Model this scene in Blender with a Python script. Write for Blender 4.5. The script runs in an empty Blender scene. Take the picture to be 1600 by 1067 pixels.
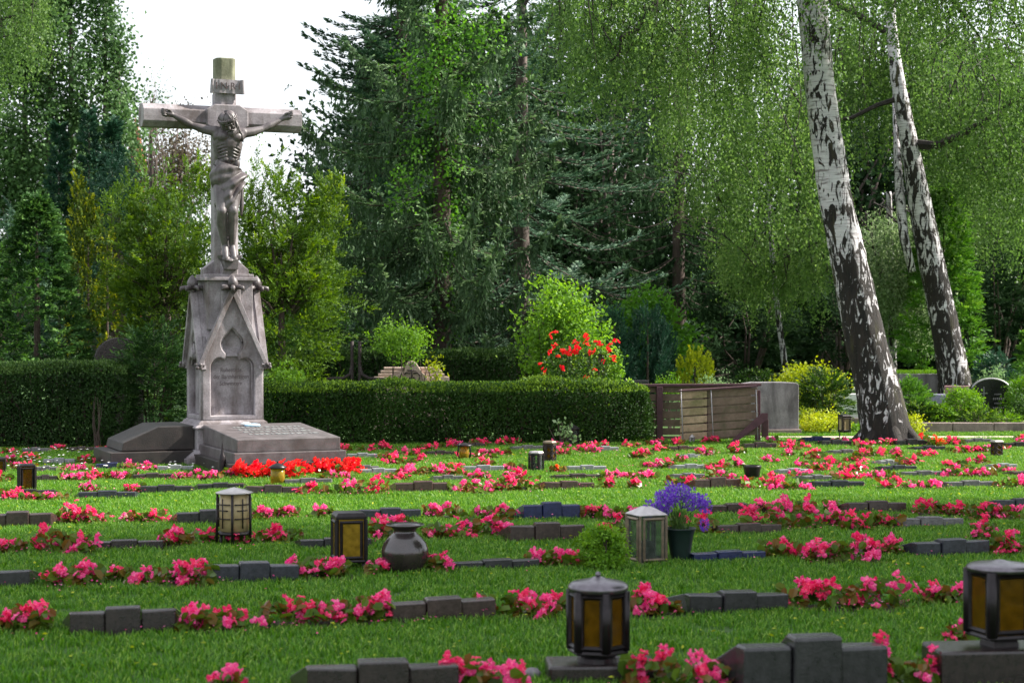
import bpy, math, random
import numpy as np
from math import sin, cos, pi, radians, atan, sqrt
from mathutils import Vector, Matrix
rng = np.random.default_rng(7)
random.seed(7)
SC = bpy.context.scene
COL = SC.collection
# ------------------------------------------------------------------ camera
EYE = 1.5; FPX = 2900.0; CX = 800.0; HY = 495.0
cam_d = bpy.data.cameras.new('camera'); cam = bpy.data.objects.new('camera', cam_d); COL.objects.link(cam)
cam.location = (0, 0, EYE)
cam.rotation_euler = (radians(90) - atan((533.5 - HY) / FPX), 0, 0)
cam_d.lens = FPX / 1600 * 36; cam_d.sensor_width = 36
cam_d.clip_end = 2000; cam_d.clip_start = 0.1
cam_d.dof.use_dof = True; cam_d.dof.focus_distance = 17.0; cam_d.dof.aperture_fstop = 4.6
SC.camera = cam
# ------------------------------------------------------------------ light
SUN_DIR = Vector((0.88, 0.16, 0.74)).normalized()      # towards the sun
sun_d = bpy.data.lights.new('sun', 'SUN'); sun_d.energy = 5.0; sun_d.angle = radians(1.5); sun_d.color = (1.0, 0.95, 0.85)
sun = bpy.data.objects.new('sun', sun_d); COL.objects.link(sun)
sun.rotation_euler = SUN_DIR.to_track_quat('Z', 'Y').to_euler()
W = bpy.data.worlds.new('World'); SC.world = W; W.use_nodes = True
nt = W.node_tree; nt.nodes.clear()
sky = nt.nodes.new('ShaderNodeTexSky'); sky.sky_type = 'NISHITA'; sky.sun_disc = False
sky.sun_elevation = math.asin(SUN_DIR.z); sky.sun_rotation = math.atan2(SUN_DIR.x, SUN_DIR.y)
b1 = nt.nodes.new('ShaderNodeBackground'); b1.inputs[1].default_value = 0.12
b2 = nt.nodes.new('ShaderNodeBackground'); b2.inputs[0].default_value = (0.93, 0.96, 1.0, 1); b2.inputs[1].default_value = 0.60
mx = nt.nodes.new('ShaderNodeMixShader'); mx.inputs[0].default_value = 0.86       # bright even cloud over the sky
ow = nt.nodes.new('ShaderNodeOutputWorld')
nt.links.new(sky.outputs[0], b1.inputs[0]); nt.links.new(b1.outputs[0], mx.inputs[1]); nt.links.new(b2.outputs[0], mx.inputs[2]); nt.links.new(mx.outputs[0], ow.inputs[0])
SC.view_settings.view_transform = 'Standard'; SC.view_settings.look = 'None'
SC.view_settings.gamma = 1.0; SC.view_settings.use_curve_mapping = False
SC.view_settings.exposure = 1.27
SC.render.engine = 'CYCLES'
cy = SC.cycles
cy.use_denoising = True; cy.max_bounces = 6; cy.diffuse_bounces = 3; cy.glossy_bounces = 3; cy.transmission_bounces = 5; cy.transparent_max_bounces = 6
cy.caustics_reflective = False; cy.caustics_refractive = False

def gp(x, y, z=0.0):
    Y = FPX * (EYE - z) / (y - HY); return ((x - CX) / FPX * Y, Y)
def wp(x, y, Y):
    return np.array([(x - CX) / FPX * Y, Y, EYE - (y - HY) / FPX * Y])

# ------------------------------------------------------------------ materials
def new_mat(name):
    m = bpy.data.materials.new(name); m.use_nodes = True
    t = m.node_tree; b = t.nodes['Principled BSDF']; return m, t, b
def N(t, kind, **kw):
    n = t.nodes.new(kind)
    for k, v in kw.items():
        setattr(n, k, v)
    return n
def ramp(t, fac, stops):
    r = t.nodes.new('ShaderNodeValToRGB'); e = r.color_ramp.elements
    while len(e) < len(stops): e.new(0.5)
    for i, (p, c) in enumerate(stops):
        e[i].position = p; e[i].color = (c[0], c[1], c[2], 1)
    t.links.new(fac, r.inputs[0]); return r.outputs[0]
def noise(t, scale, detail=4, rough=0.6, coord='Object', stretch=None, dist=0.0):
    tc = t.nodes.new('ShaderNodeTexCoord'); mp = t.nodes.new('ShaderNodeMapping')
    t.links.new(tc.outputs[coord], mp.inputs[0])
    if stretch: mp.inputs['Scale'].default_value = stretch
    n = t.nodes.new('ShaderNodeTexNoise'); n.inputs['Scale'].default_value = scale
    n.inputs['Detail'].default_value = detail; n.inputs['Roughness'].default_value = rough; n.inputs['Distortion'].default_value = dist
    t.links.new(mp.outputs[0], n.inputs['Vector']); return n.outputs['Fac']
def bump(t, b, h, strength=0.4, dist=0.01):
    n = t.nodes.new('ShaderNodeBump'); n.inputs['Strength'].default_value = strength; n.inputs['Distance'].default_value = dist
    t.links.new(h, n.inputs['Height']); t.links.new(n.outputs[0], b.inputs['Normal'])
def mixc(t, fac, a, c, mode='MIX'):
    n = t.nodes.new('ShaderNodeMix'); n.data_type = 'RGBA'; n.blend_type = mode
    if isinstance(fac, (int, float)): n.inputs[0].default_value = fac
    else: t.links.new(fac, n.inputs[0])
    for i, v in ((6, a), (7, c)):
        if isinstance(v, (tuple, list)): n.inputs[i].default_value = (v[0], v[1], v[2], 1)
        else: t.links.new(v, n.inputs[i])
    return n.outputs[2]
def mat_stone(name, a, c, rough=0.8, scale=6, stain=None, stain_at=0.58, fine=60, bmp=0.4, streak=False):
    m, t, b = new_mat(name)
    n1 = noise(t, scale, 6); col = ramp(t, n1, [(0.32, a), (0.7, c)])
    n2 = noise(t, fine, 2)
    col = mixc(t, 0.35, col, ramp(t, n2, [(0.3, (0.3, 0.3, 0.3)), (0.7, (0.75, 0.75, 0.75))]), 'OVERLAY')
    if stain:
        n3 = noise(t, 3.2, 7, 0.7, stretch=(1, 1, 0.35) if streak else None, dist=0.6)
        f = ramp(t, n3, [(stain_at - 0.08, (0, 0, 0)), (stain_at + 0.1, (0.8, 0.8, 0.8))])
        col = mixc(t, f, col, stain)
    t.links.new(col, b.inputs['Base Color']); b.inputs['Roughness'].default_value = rough
    h = noise(t, fine * 0.7, 4)
    bump(t, b, h, bmp, 0.006); return m
def mat_plain(name, c, rough=0.5, metal=0.0, var=0.25, scale=20, bmp=0.2, spec=0.5):
    m, t, b = new_mat(name)
    n1 = noise(t, scale, 4); d = tuple(v * (1 - var) for v in c); e = tuple(min(1, v * (1 + var)) for v in c)
    t.links.new(ramp(t, n1, [(0.3, d), (0.7, e)]), b.inputs['Base Color'])
    b.inputs['Roughness'].default_value = rough; b.inputs['Metallic'].default_value = metal; b.inputs['Specular IOR Level'].default_value = spec
    bump(t, b, n1, bmp, 0.004); return m
def mat_leaf(name, a, c, tip=None, trans=0.35, rough=0.55, spec=0.2):
    m, t, b = new_mat(name)
    at = N(t, 'ShaderNodeAttribute', attribute_name='tone')
    st = [(0.0, a), (0.75, c), (1.0, tip or c)]
    col = ramp(t, at.outputs['Fac'], st)
    # broad natural variation of leaf age over the plant
    n = noise(t, 1.1, 3, 0.6)
    col = mixc(t, ramp(t, n, [(0.35, (0, 0, 0)), (0.65, (0.5, 0.5, 0.5))]), col, tuple(min(1, v * 1.45) for v in c))
    t.links.new(col, b.inputs['Base Color']); b.inputs['Roughness'].default_value = rough; b.inputs['Specular IOR Level'].default_value = spec
    tr = N(t, 'ShaderNodeBsdfTranslucent'); ms = N(t, 'ShaderNodeMixShader'); ms.inputs[0].default_value = trans
    hs = N(t, 'ShaderNodeHueSaturation'); hs.inputs['Value'].default_value = 1.5; hs.inputs['Saturation'].default_value = 1.1; hs.inputs['Hue'].default_value = 0.49
    t.links.new(col, hs.inputs['Color']); t.links.new(hs.outputs[0], tr.inputs[0])
    t.links.new(b.outputs[0], ms.inputs[1]); t.links.new(tr.outputs[0], ms.inputs[2])
    t.links.new(ms.outputs[0], t.nodes['Material Output'].inputs[0]); return m
def mat_glass(name, c, trans=0.6, rough=0.25, alpha=1.0):
    m, t, b = new_mat(name)
    n1 = noise(t, 25, 3); t.links.new(ramp(t, n1, [(0.3, tuple(v * 0.5 for v in c)), (0.7, c)]), b.inputs['Base Color'])
    b.inputs['Transmission Weight'].default_value = trans; b.inputs['Roughness'].default_value = rough; b.inputs['IOR'].default_value = 1.3
    bump(t, b, n1, 0.3, 0.004); return m
def mat_bark(name, a, c, scale=5, zs=0.3, bmp=0.9):
    m, t, b = new_mat(name)
    n1 = noise(t, scale, 8, 0.7, stretch=(1, 1, zs), dist=0.5)
    t.links.new(ramp(t, n1, [(0.35, a), (0.65, c)]), b.inputs['Base Color'])
    b.inputs['Roughness'].default_value = 0.9; bump(t, b, n1, bmp, 0.03); return m
def mat_birch(name):
    m, t, b = new_mat(name)
    at = N(t, 'ShaderNodeAttribute', attribute_name='tone')       # share of cracked old bark, most at the foot
    n1 = noise(t, 7.5, 5, 0.60, stretch=(1.5, 1.5, 0.5), dist=1.6)
    n1b = noise(t, 1.6, 3, 0.5)
    sb = N(t, 'ShaderNodeMath', operation='MULTIPLY_ADD'); sb.inputs[1].default_value = 0.35; t.links.new(n1b, sb.inputs[0]); t.links.new(n1, sb.inputs[2])
    ad = N(t, 'ShaderNodeMath', operation='MULTIPLY_ADD'); ad.inputs[1].default_value = 0.20
    t.links.new(at.outputs['Fac'], ad.inputs[0]); t.links.new(sb.outputs[0], ad.inputs[2])
    f = ramp(t, ad.outputs[0], [(0.735, (0, 0, 0)), (0.76, (1, 1, 1))])
    lent = noise(t, 16, 3, 0.5, stretch=(0.35, 0.35, 3.0))
    pale = ramp(t, lent, [(0.33, (0.20, 0.17, 0.18)), (0.45, (0.48, 0.45, 0.48)), (0.8, (0.68, 0.65, 0.68))])
    n2 = noise(t, 9, 8, 0.75, stretch=(2, 2, 0.4), dist=0.4)
    dark = ramp(t, n2, [(0.38, (0.008, 0.006, 0.006)), (0.58, (0.026, 0.018, 0.015)), (0.8, (0.095, 0.07, 0.062))])
    moss = noise(t, 1.7, 4, 0.6, stretch=(2.5, 2.5, 0.22))
    fm = ramp(t, moss, [(0.56, (0, 0, 0)), (0.66, (0.7, 0.7, 0.7))])
    dark = mixc(t, fm, dark, (0.075, 0.070, 0.02))
    col = mixc(t, f, pale, dark); t.links.new(col, b.inputs['Base Color'])
    b.inputs['Roughness'].default_value = 0.8
    mu = N(t, 'ShaderNodeMath', operation='MULTIPLY'); t.links.new(f, mu.inputs[0]); t.links.new(n2, mu.inputs[1])
    bump(t, b, mu.outputs[0], 1.0, 0.06); return m

M = {}
M['mon'] = mat_stone('weathered_sandstone', (0.13, 0.112, 0.122), (0.37, 0.335, 0.36), 0.85, 4, (0.085, 0.06, 0.05), 0.55, streak=True)
M['mon_mossy'] = mat_stone('mossy_sandstone', (0.13, 0.13, 0.09), (0.25, 0.25, 0.17), 0.9, 7, (0.06, 0.065, 0.03), 0.56, streak=True)
M['mon_fig'] = mat_stone('figure_sandstone', (0.058, 0.047, 0.050), (0.17, 0.147, 0.156), 0.45, 6, (0.035, 0.024, 0.024), 0.54, streak=True, bmp=0.2)
M['ledger'] = mat_stone('ledger_granite', (0.065, 0.054, 0.056), (0.15, 0.13, 0.135), 0.5, 8, (0.07, 0.055, 0.05), 0.6, fine=140)
M['ledger_dark'] = mat_stone('dark_ledger_granite', (0.014, 0.011, 0.011), (0.038, 0.029, 0.026), 0.5, 8, fine=140)
M['letter'] = mat_plain('lettering', (0.07, 0.05, 0.05), 0.9)
M['faint_letter'] = mat_plain('faint_lettering', (0.11, 0.085, 0.09), 0.9)
M['lid'] = mat_plain('polished_bronze_lid', (0.16, 0.145, 0.165), 0.30, 0.85, 0.3, 24, 0.5)
GC = {'dark brown': ((0.03, 0.022, 0.022), (0.075, 0.052, 0.05)), 'brown': ((0.07, 0.045, 0.042), (0.15, 0.10, 0.09)), 'reddish brown': ((0.12, 0.065, 0.055), (0.23, 0.13, 0.11)),
      'blue-grey': ((0.035, 0.038, 0.055), (0.09, 0.095, 0.13)), 'deep blue': ((0.018, 0.028, 0.12), (0.04, 0.055, 0.22)), 'grey': ((0.20, 0.19, 0.20), (0.38, 0.36, 0.37)), 'pale grey': ((0.45, 0.46, 0.48), (0.7, 0.72, 0.74)), 'charcoal': ((0.03, 0.03, 0.036), (0.08, 0.075, 0.085))}
for k, (a, c) in GC.items():
    M['g_' + k] = mat_stone(k.replace(' ', '_').replace('-', '_') + '_granite', tuple(v * .38 for v in a), tuple(v * .48 for v in c), 0.27, 30, tuple(v * 0.5 for v in a), 0.62, fine=220, bmp=0.25)
    M['g_' + k].node_tree.nodes['Principled BSDF'].inputs['Specular IOR Level'].default_value = 0.6
M['bronze'] = mat_plain('dark_bronze', (0.022, 0.018, 0.020), 0.38, 0.6, 0.3, 30, 0.4)
M['bronze_lit'] = mat_plain('lit_pale_bronze', (0.20, 0.155, 0.11), 0.5, 0.4, 0.3, 30, 0.3)  # paler bronze, with light on the lantern frame put into its colour
M['zinc'] = mat_plain('weathered_zinc', (0.45, 0.42, 0.42), 0.35, 0.5, 0.2, 18, 0.2)
M['amber'] = mat_glass('amber_glass', (0.26, 0.125, 0.007), 0.6, 0.12)
M['yellow_glass'] = mat_glass('yellow_glass', (0.58, 0.38, 0.035), 0.5, 0.2)
M['clear'] = mat_glass('clear_glass', (0.75, 0.85, 0.82), 0.93, 0.05)
M['cream'] = mat_plain('cream_glass', (0.40, 0.31, 0.16), 0.4, 0, 0.2, 14)
M['candle'] = mat_plain('candle_wax', (0.75, 0.70, 0.6), 0.6)
M['candle_red'] = mat_plain('red_candle_cup', (0.35, 0.02, 0.01), 0.3)
M['vase'] = mat_plain('dark_glazed_vase', (0.035, 0.025, 0.026), 0.20, 0.1, 0.5, 9, 0.3, 1.0)
M['green_plastic'] = mat_plain('dark_green_plastic', (0.006, 0.018, 0.016), 0.45)
M['wood_post'] = mat_plain('plum_painted_wood', (0.085, 0.035, 0.045), 0.7, 0, 0.3, 12)
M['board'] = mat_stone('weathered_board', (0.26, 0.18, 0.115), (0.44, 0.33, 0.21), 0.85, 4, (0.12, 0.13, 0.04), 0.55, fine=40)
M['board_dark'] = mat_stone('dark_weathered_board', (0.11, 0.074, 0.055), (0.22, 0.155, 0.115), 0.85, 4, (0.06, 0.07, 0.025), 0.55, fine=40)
M['strap'] = mat_plain('galvanised_strap', (0.42, 0.40, 0.42), 0.5, 0.3)
M['slab'] = mat_stone('lichened_headstone', (0.16, 0.15, 0.165), (0.33, 0.31, 0.33), 0.85, 5, (0.07, 0.06, 0.065), 0.5, streak=True)
M['sand'] = mat_stone('pink_sandstone', (0.36, 0.26, 0.21), (0.55, 0.42, 0.36), 0.85, 6, (0.22, 0.15, 0.12), 0.62)
M['white_st'] = mat_stone('white_marble', (0.78, 0.77, 0.78), (0.88, 0.87, 0.88), 0.5, 5)
M['black_st'] = mat_plain('polished_black_granite', (0.012, 0.011, 0.014), 0.15, 0, 0.3, 60, 0.02)
M['pink_st'] = mat_stone('pink_granite', (0.24, 0.12, 0.13), (0.38, 0.22, 0.24), 0.5, 30)
M['lilac_st'] = mat_stone('lilac_granite', (0.20, 0.19, 0.30), (0.33, 0.31, 0.46), 0.5, 30)
M['kerb'] = mat_stone('kerb_stone', (0.20, 0.15, 0.14), (0.33, 0.25, 0.23), 0.8, 9, (0.10, 0.08, 0.07), 0.58)
M['iron'] = mat_plain('rusty_iron', (0.035, 0.024, 0.024), 0.7, 0.3)
M['bark'] = mat_bark('brown_bark', (0.030, 0.020, 0.017), (0.10, 0.068, 0.055))
M['bark_grey'] = mat_bark('grey_bark', (0.06, 0.045, 0.04), (0.16, 0.12, 0.11))
M['twig'] = mat_bark('dark_twig', (0.012, 0.010, 0.009), (0.035, 0.026, 0.022), 20, 1)
M['birch'] = mat_birch('birch_bark')
M['lime_text'] = mat_plain('pale_inscription', (0.24, 0.25, 0.25), 0.6)
# leaves
M['l_birch'] = mat_leaf('birch_leaf', (0.036, 0.080, 0.020), (0.095, 0.175, 0.042), (0.20, 0.30, 0.09), 0.40)
M['l_birch2'] = mat_leaf('silvery_birch_leaf', (0.05, 0.09, 0.035), (0.12, 0.19, 0.075), (0.28, 0.34, 0.20), 0.42)
M['l_spruce'] = mat_leaf('spruce_needle', (0.016, 0.036, 0.015), (0.065, 0.125, 0.048), (0.27, 0.40, 0.19), 0.2)
M['l_fir'] = mat_leaf('fir_needle', (0.014, 0.036, 0.022), (0.045, 0.098, 0.058), (0.20, 0.30, 0.19), 0.15)
M['l_ivy'] = mat_leaf('ivy_leaf', (0.04, 0.11, 0.014), (0.10, 0.25, 0.03), (0.16, 0.36, 0.06), 0.4)
M['l_yew'] = mat_leaf('yew_needle', (0.02, 0.05, 0.010), (0.085, 0.16, 0.016), (0.25, 0.35, 0.025), 0.3)
M['l_thuja'] = mat_leaf('thuja_spray', (0.008, 0.028, 0.008), (0.036, 0.095, 0.022), (0.14, 0.27, 0.06), 0.18)
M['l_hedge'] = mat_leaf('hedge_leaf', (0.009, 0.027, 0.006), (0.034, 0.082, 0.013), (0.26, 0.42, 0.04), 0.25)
M['l_hedge_dark'] = mat_leaf('dark_hedge_leaf', (0.008, 0.022, 0.006), (0.028, 0.066, 0.014), (0.11, 0.19, 0.045), 0.2)
M['l_cypress'] = mat_leaf('blue_cypress_spray', (0.010, 0.034, 0.022), (0.028, 0.078, 0.046), (0.05, 0.12, 0.07), 0.15)
M['l_gold'] = mat_leaf('golden_yew_needle', (0.02, 0.038, 0.008), (0.06, 0.10, 0.012), (0.42, 0.44, 0.02), 0.25)
M['l_poplar'] = mat_leaf('poplar_leaf', (0.035, 0.08, 0.028), (0.09, 0.17, 0.06), (0.18, 0.28, 0.12), 0.35)
M['l_copper'] = mat_leaf('copper_beech_leaf', (0.055, 0.045, 0.035), (0.11, 0.095, 0.06), (0.17, 0.13, 0.09), 0.3)
M['l_light'] = mat_leaf('young_bright_leaf', (0.06, 0.14, 0.018), (0.16, 0.31, 0.035), (0.27, 0.42, 0.06), 0.4)
M['l_pale'] = mat_leaf('pale_leaf', (0.09, 0.17, 0.07), (0.22, 0.34, 0.15), (0.40, 0.50, 0.30), 0.35)
M['l_yellow'] = mat_leaf('yellow_green_leaf', (0.12, 0.19, 0.015), (0.34, 0.40, 0.025), (0.52, 0.52, 0.06), 0.35)
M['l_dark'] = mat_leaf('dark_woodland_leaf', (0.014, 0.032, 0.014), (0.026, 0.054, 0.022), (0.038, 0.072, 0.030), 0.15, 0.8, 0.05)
M['l_box'] = mat_leaf('box_leaf', (0.04, 0.10, 0.010), (0.11, 0.24, 0.02), (0.20, 0.36, 0.035), 0.35)
M['l_chamae'] = mat_leaf('bright_cypress_spray', (0.03, 0.085, 0.012), (0.085, 0.21, 0.028), (0.19, 0.34, 0.05), 0.3)
M['l_beg'] = mat_leaf('begonia_leaf', (0.030, 0.070, 0.010), (0.09, 0.15, 0.018), (0.16, 0.06, 0.02), 0.3, 0.3)
M['l_lav'] = mat_leaf('flower_stem', (0.04, 0.10, 0.02), (0.10, 0.18, 0.04), None, 0.2)
def mat_petal(name, a, c, tip, tr=0.4):
    m = mat_leaf(name, a, c, tip, tr, 0.5, 0.25); return m
M['p_pink'] = mat_petal('pink_petal', (0.60, 0.030, 0.15), (0.84, 0.10, 0.30), (0.94, 0.46, 0.62))
M['p_rose'] = mat_petal('rose_red_petal', (0.56, 0.018, 0.075), (0.80, 0.045, 0.16), (0.90, 0.28, 0.42))
M['p_red'] = mat_petal('scarlet_petal', (0.55, 0.010, 0.008), (0.78, 0.025, 0.015), (0.82, 0.10, 0.05))
M['p_orange'] = mat_petal('orange_red_petal', (0.62, 0.06, 0.015), (0.80, 0.13, 0.03), (0.85, 0.3, 0.08))
M['p_white'] = mat_petal('white_petal', (0.7, 0.68, 0.66), (0.85, 0.83, 0.8), (0.9, 0.9, 0.88))
M['p_purple'] = mat_petal('purple_petal', (0.13, 0.05, 0.32), (0.24, 0.10, 0.55), (0.38, 0.22, 0.7))

# ------------------------------------------------------------------ mesh building
class MB:
    def __init__(s): s.v = []; s.f = []; s.n = 0; s.t = []
    def add(s, v, f, tone=0.5):
        v = np.asarray(v, float).reshape(-1, 3); s.v.append(v)
        s.f.append([[i + s.n for i in q] for q in f]) ; s.n += len(v); s.t.append(np.full(len(v), tone) if np.isscalar(tone) else np.asarray(tone)); return s
    def box(s, c, d, rz=0, rx=0, ry=0):
        v = np.array([[x, y, z] for x in (-.5, .5) for y in (-.5, .5) for z in (-.5, .5)]) * np.array(d)
        R = np.array(Matrix.Rotation(rz, 3, 'Z') @ Matrix.Rotation(ry, 3, 'Y') @ Matrix.Rotation(rx, 3, 'X'))
        v = v @ R.T + np.array(c)
        return s.add(v, [(0, 1, 3, 2), (4, 6, 7, 5), (0, 4, 5, 1), (2, 3, 7, 6), (0, 2, 6, 4), (1, 5, 7, 3)])
    def hexa(s, v):   # 8 corners: bottom 4 ccw, top 4 ccw
        return s.add(v, [(3, 2, 1, 0), (4, 5, 6, 7), (0, 1, 5, 4), (1, 2, 6, 5), (2, 3, 7, 6), (3, 0, 4, 7)])
    def prism(s, poly, o, ax, ay, ad, depth):   # polygon in plane (ax, ay) at o, pushed along ad by depth
        o, ax, ay, ad = map(lambda q: np.array(q, float), (o, ax, ay, ad)); n = len(poly)
        a = np.array([o + ax * p[0] + ay * p[1] for p in poly]); b = a + ad * depth
        f = [tuple(range(n - 1, -1, -1)), tuple(range(n, 2 * n))] + [(i, (i + 1) % n, n + (i + 1) % n, n + i) for i in range(n)]
        return s.add(np.vstack([a, b]), f)
    def lathe(s, prof, n=24, c=(0, 0, 0), sx=1, sy=1, rot=0, wob=0.0):
        v = []; f = []; k = len(prof)
        for j in range(n):
            a = rot + 2 * pi * j / n
            for i, (r, z) in enumerate(prof):
                w = 1 + wob * sin(3 * a + i * 1.3) 
                v.append((c[0] + r * w * cos(a) * sx, c[1] + r * w * sin(a) * sy, c[2] + z))
        for j in range(n):
            for i in range(k - 1):
                a, b = j * k + i, ((j + 1) % n) * k + i
                f.append((a, b, b + 1, a + 1))
        if prof[0][0] > 1e-6: f.append(tuple(j * k for j in range(n - 1, -1, -1)))
        if prof[-1][0] > 1e-6: f.append(tuple(j * k + k - 1 for j in range(n)))
        return s.add(v, f)
    def tube(s, pts, rad, n=8, tone=0.5, rough=0.0, cap=True):
        pts = np.asarray(pts, float); m = len(pts)
        rad = np.full(m, rad) if np.isscalar(rad) else np.asarray(rad)
        tg = np.gradient(pts, axis=0); tg /= np.linalg.norm(tg, axis=1)[:, None] + 1e-9
        ref = np.array([0, 0, 1.0]) if abs(tg[:, 2]).mean() < 0.8 else np.array([0, 1.0, 0])
        A = np.cross(tg, ref); A /= np.linalg.norm(A, axis=1)[:, None] + 1e-9; B = np.cross(tg, A)
        ang = np.arange(n) * 2 * pi / n
        rr = rad[:, None] * (1 + rough * rng.normal(size=(m, n))) if rough else np.repeat(rad[:, None], n, 1)
        v = pts[:, None, :] + rr[:, :, None] * (np.cos(ang)[None, :, None] * A[:, None, :] + np.sin(ang)[None, :, None] * B[:, None, :])
        f = [(i * n + j, i * n + (j + 1) % n, (i + 1) * n + (j + 1) % n, (i + 1) * n + j) for i in range(m - 1) for j in range(n)]
        if cap: f += [tuple(range(n - 1, -1, -1)), tuple((m - 1) * n + j for j in range(n))]
        tn = tone if np.isscalar(tone) else np.repeat(np.asarray(tone), n)
        return s.add(v.reshape(-1, 3), f, tn)
    def ball(s, c, r, n=10, R=None):
        r = (r, r, r) if np.isscalar(r) else r; m = n // 2 + 1; v = []; f = []
        for i in range(1, m):
            th = pi * i / m
            for j in range(n): v.append((sin(th) * cos(2 * pi * j / n), sin(th) * sin(2 * pi * j / n), cos(th)))
        v.append((0, 0, 1)); v.append((0, 0, -1)); k = (m - 1) * n
        for i in range(m - 2):
            for j in range(n): f.append((i * n + j, (i + 1) * n + j, (i + 1) * n + (j + 1) % n, i * n + (j + 1) % n))
        for j in range(n): f.append((k, j, (j + 1) % n)); f.append((k + 1, (m - 2) * n + (j + 1) % n, (m - 2) * n + j))
        v = np.array(v) * np.array(r)
        if R is not None: v = v @ np.array(R).T
        return s.add(v + np.array(c), f)
    def cap(s, a, b, ra, rb, n=10):   # tapered capsule
        a, b = np.array(a, float), np.array(b, float); d = b - a; L = np.linalg.norm(d); d /= L
        ts = [(-ra * .98, ra * .2), (-ra * .7, ra * .71), (0, ra), (L * .33, ra * .67 + rb * .33), (L * .67, ra * .33 + rb * .67), (L, rb), (L + rb * .7, rb * .71), (L + rb * .98, rb * .2)]
        return s.tube([a + d * t for t, _ in ts], [r for _, r in ts], n)
    def mesh(s, name, off=(0, 0, 0)):
        me = bpy.data.meshes.new(name); fs = [q for g in s.f for q in g]
        me.from_pydata((np.vstack(s.v) - np.array(off)).tolist(), [], fs)
        t = np.concatenate(s.t)
        if t.std() > 0:
            at = me.attributes.new('tone', 'FLOAT', 'POINT'); at.data.foreach_set('value', t.astype(np.float32))
        me.update(); return me

class LV:   # leaves: rhombic blades, two triangles each
    def __init__(s): s.c = []
    def add(s, c, d, n, L, Wd, tone):
        k = len(c)
        if k == 0: return
        d = d / (np.linalg.norm(d, axis=1)[:, None] + 1e-9)
        sd = np.cross(n, d); sd /= np.linalg.norm(sd, axis=1)[:, None] + 1e-9
        L = np.broadcast_to(L, (k,))[:, None]; Wd = np.broadcast_to(Wd, (k,))[:, None]
        nn = np.cross(d, sd)
        q = np.stack([c - d * L * .5, c + sd * Wd * .5 - d * L * .05 + nn * Wd * .15, c + d * L * .5, c - sd * Wd * .5 - d * L * .05 + nn * Wd * .15], 1)
        s.c.append((q.astype(np.float32), np.clip(np.broadcast_to(tone, (k,)), 0, 1).astype(np.float32)))
    def count(s): return sum(len(a) for a, _ in s.c)
    def mesh(s, name, off=(0, 0, 0)):
        q = np.concatenate([a for a, _ in s.c]); t = np.concatenate([b for _, b in s.c]); n = len(q)
        me = bpy.data.meshes.new(name)
        me.vertices.add(n * 4); me.loops.add(n * 4); me.polygons.add(n)
        me.vertices.foreach_set('co', (q.reshape(-1, 3) - np.array(off, np.float32)).ravel())
        me.loops.foreach_set('vertex_index', np.arange(n * 4, dtype=np.int32))
        me.polygons.foreach_set('loop_start', np.arange(0, n * 4, 4, dtype=np.int32))
        me.polygons.foreach_set('loop_total', np.full(n, 4, np.int32))
        at = me.attributes.new('tone', 'FLOAT', 'POINT'); at.data.foreach_set('value', np.repeat(t, 4))
        me.update(); me.validate(); return me

LEAVES = 0
def unit(v): return v / (np.linalg.norm(v, axis=-1, keepdims=True) + 1e-9)
def rdir(k): return unit(rng.normal(size=(k, 3)))
def spray(lv, P, D, Ls, m, ang, L, Wd, droop=0.0, flat=0.6, tone=(0.3, 0.25), tipb=0.3):
    """leafy twigs: N starts P, directions D, m leaves along each"""
    k = len(P)
    if k == 0: return
    D = unit(D); Ls = np.broadcast_to(Ls, (k,))
    t = (np.arange(m)[None, :] + rng.random((k, m))) / m
    up = np.array([0, 0, 1.0]) * flat + rng.normal(size=(k, 3)) * (1.05 - flat)
    S = unit(np.cross(D, unit(up))); Nn = unit(np.cross(S, D))
    pos = P[:, None] + D[:, None] * (Ls[:, None] * t)[..., None]
    pos[..., 2] -= droop * (Ls[:, None] * t ** 2)
    sg = np.where((np.arange(m) % 2)[None, :] == 0, 1, -1) * np.ones((k, 1))
    a = ang * (1 - 0.45 * t)
    ld = D[:, None] * np.cos(a)[..., None] + S[:, None] * (np.sin(a) * sg)[..., None] + rng.normal(size=(k, m, 3)) * 0.12
    ld[..., 2] -= droop * 0.8 * t
    ll = L * (1 - 0.35 * t) * (0.75 + 0.5 * rng.random((k, m)))
    pos = pos + unit(ld) * (ll * 0.45)[..., None]
    nn = Nn[:, None] + rng.normal(size=(k, m, 3)) * 0.35
    tn = tone[0] + tone[1] * rng.normal(size=(k, 1)) + 0.08 * rng.normal(size=(k, m)) + tipb * t ** 2
    lv.add(pos.reshape(-1, 3), ld.reshape(-1, 3), nn.reshape(-1, 3), ll.ravel(), ll.ravel() * (Wd / L), tn.ravel())

def link(o, parent=None):
    COL.objects.link(o)
    if parent is not None: o.parent = parent
    return o
def tag(o, label, cat, group=None, kind=None):
    if label: o['label'] = label
    if cat: o['category'] = cat
    if group: o['group'] = group
    if kind: o['kind'] = kind
    return o
def thing(name, label, cat, loc=(0, 0, 0), rz=0, group=None):
    o = bpy.data.objects.new(name, None); o.location = loc; o.rotation_euler = (0, 0, rz); o.empty_display_size = 0.1
    link(o); return tag(o, label, cat, group)
def part(name, mb, mat, parent=None, smooth=False, bevel=0.0, off=(0, 0, 0), label=None, kind=None, seg=2):
    me = mb if isinstance(mb, bpy.types.Mesh) else mb.mesh(name, off)
    o = bpy.data.objects.new(name, me); link(o, parent)
    if mat is not None and not me.materials: me.materials.append(mat)
    if smooth: me.polygons.foreach_set('use_smooth', [True] * len(me.polygons))
    if bevel:
        b = o.modifiers.new('bevel', 'BEVEL'); b.width = bevel; b.segments = seg; b.limit_method = 'ANGLE'; b.angle_limit = radians(35)
    if label: o['label'] = label
    if kind: o['kind'] = kind
    return o
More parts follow.
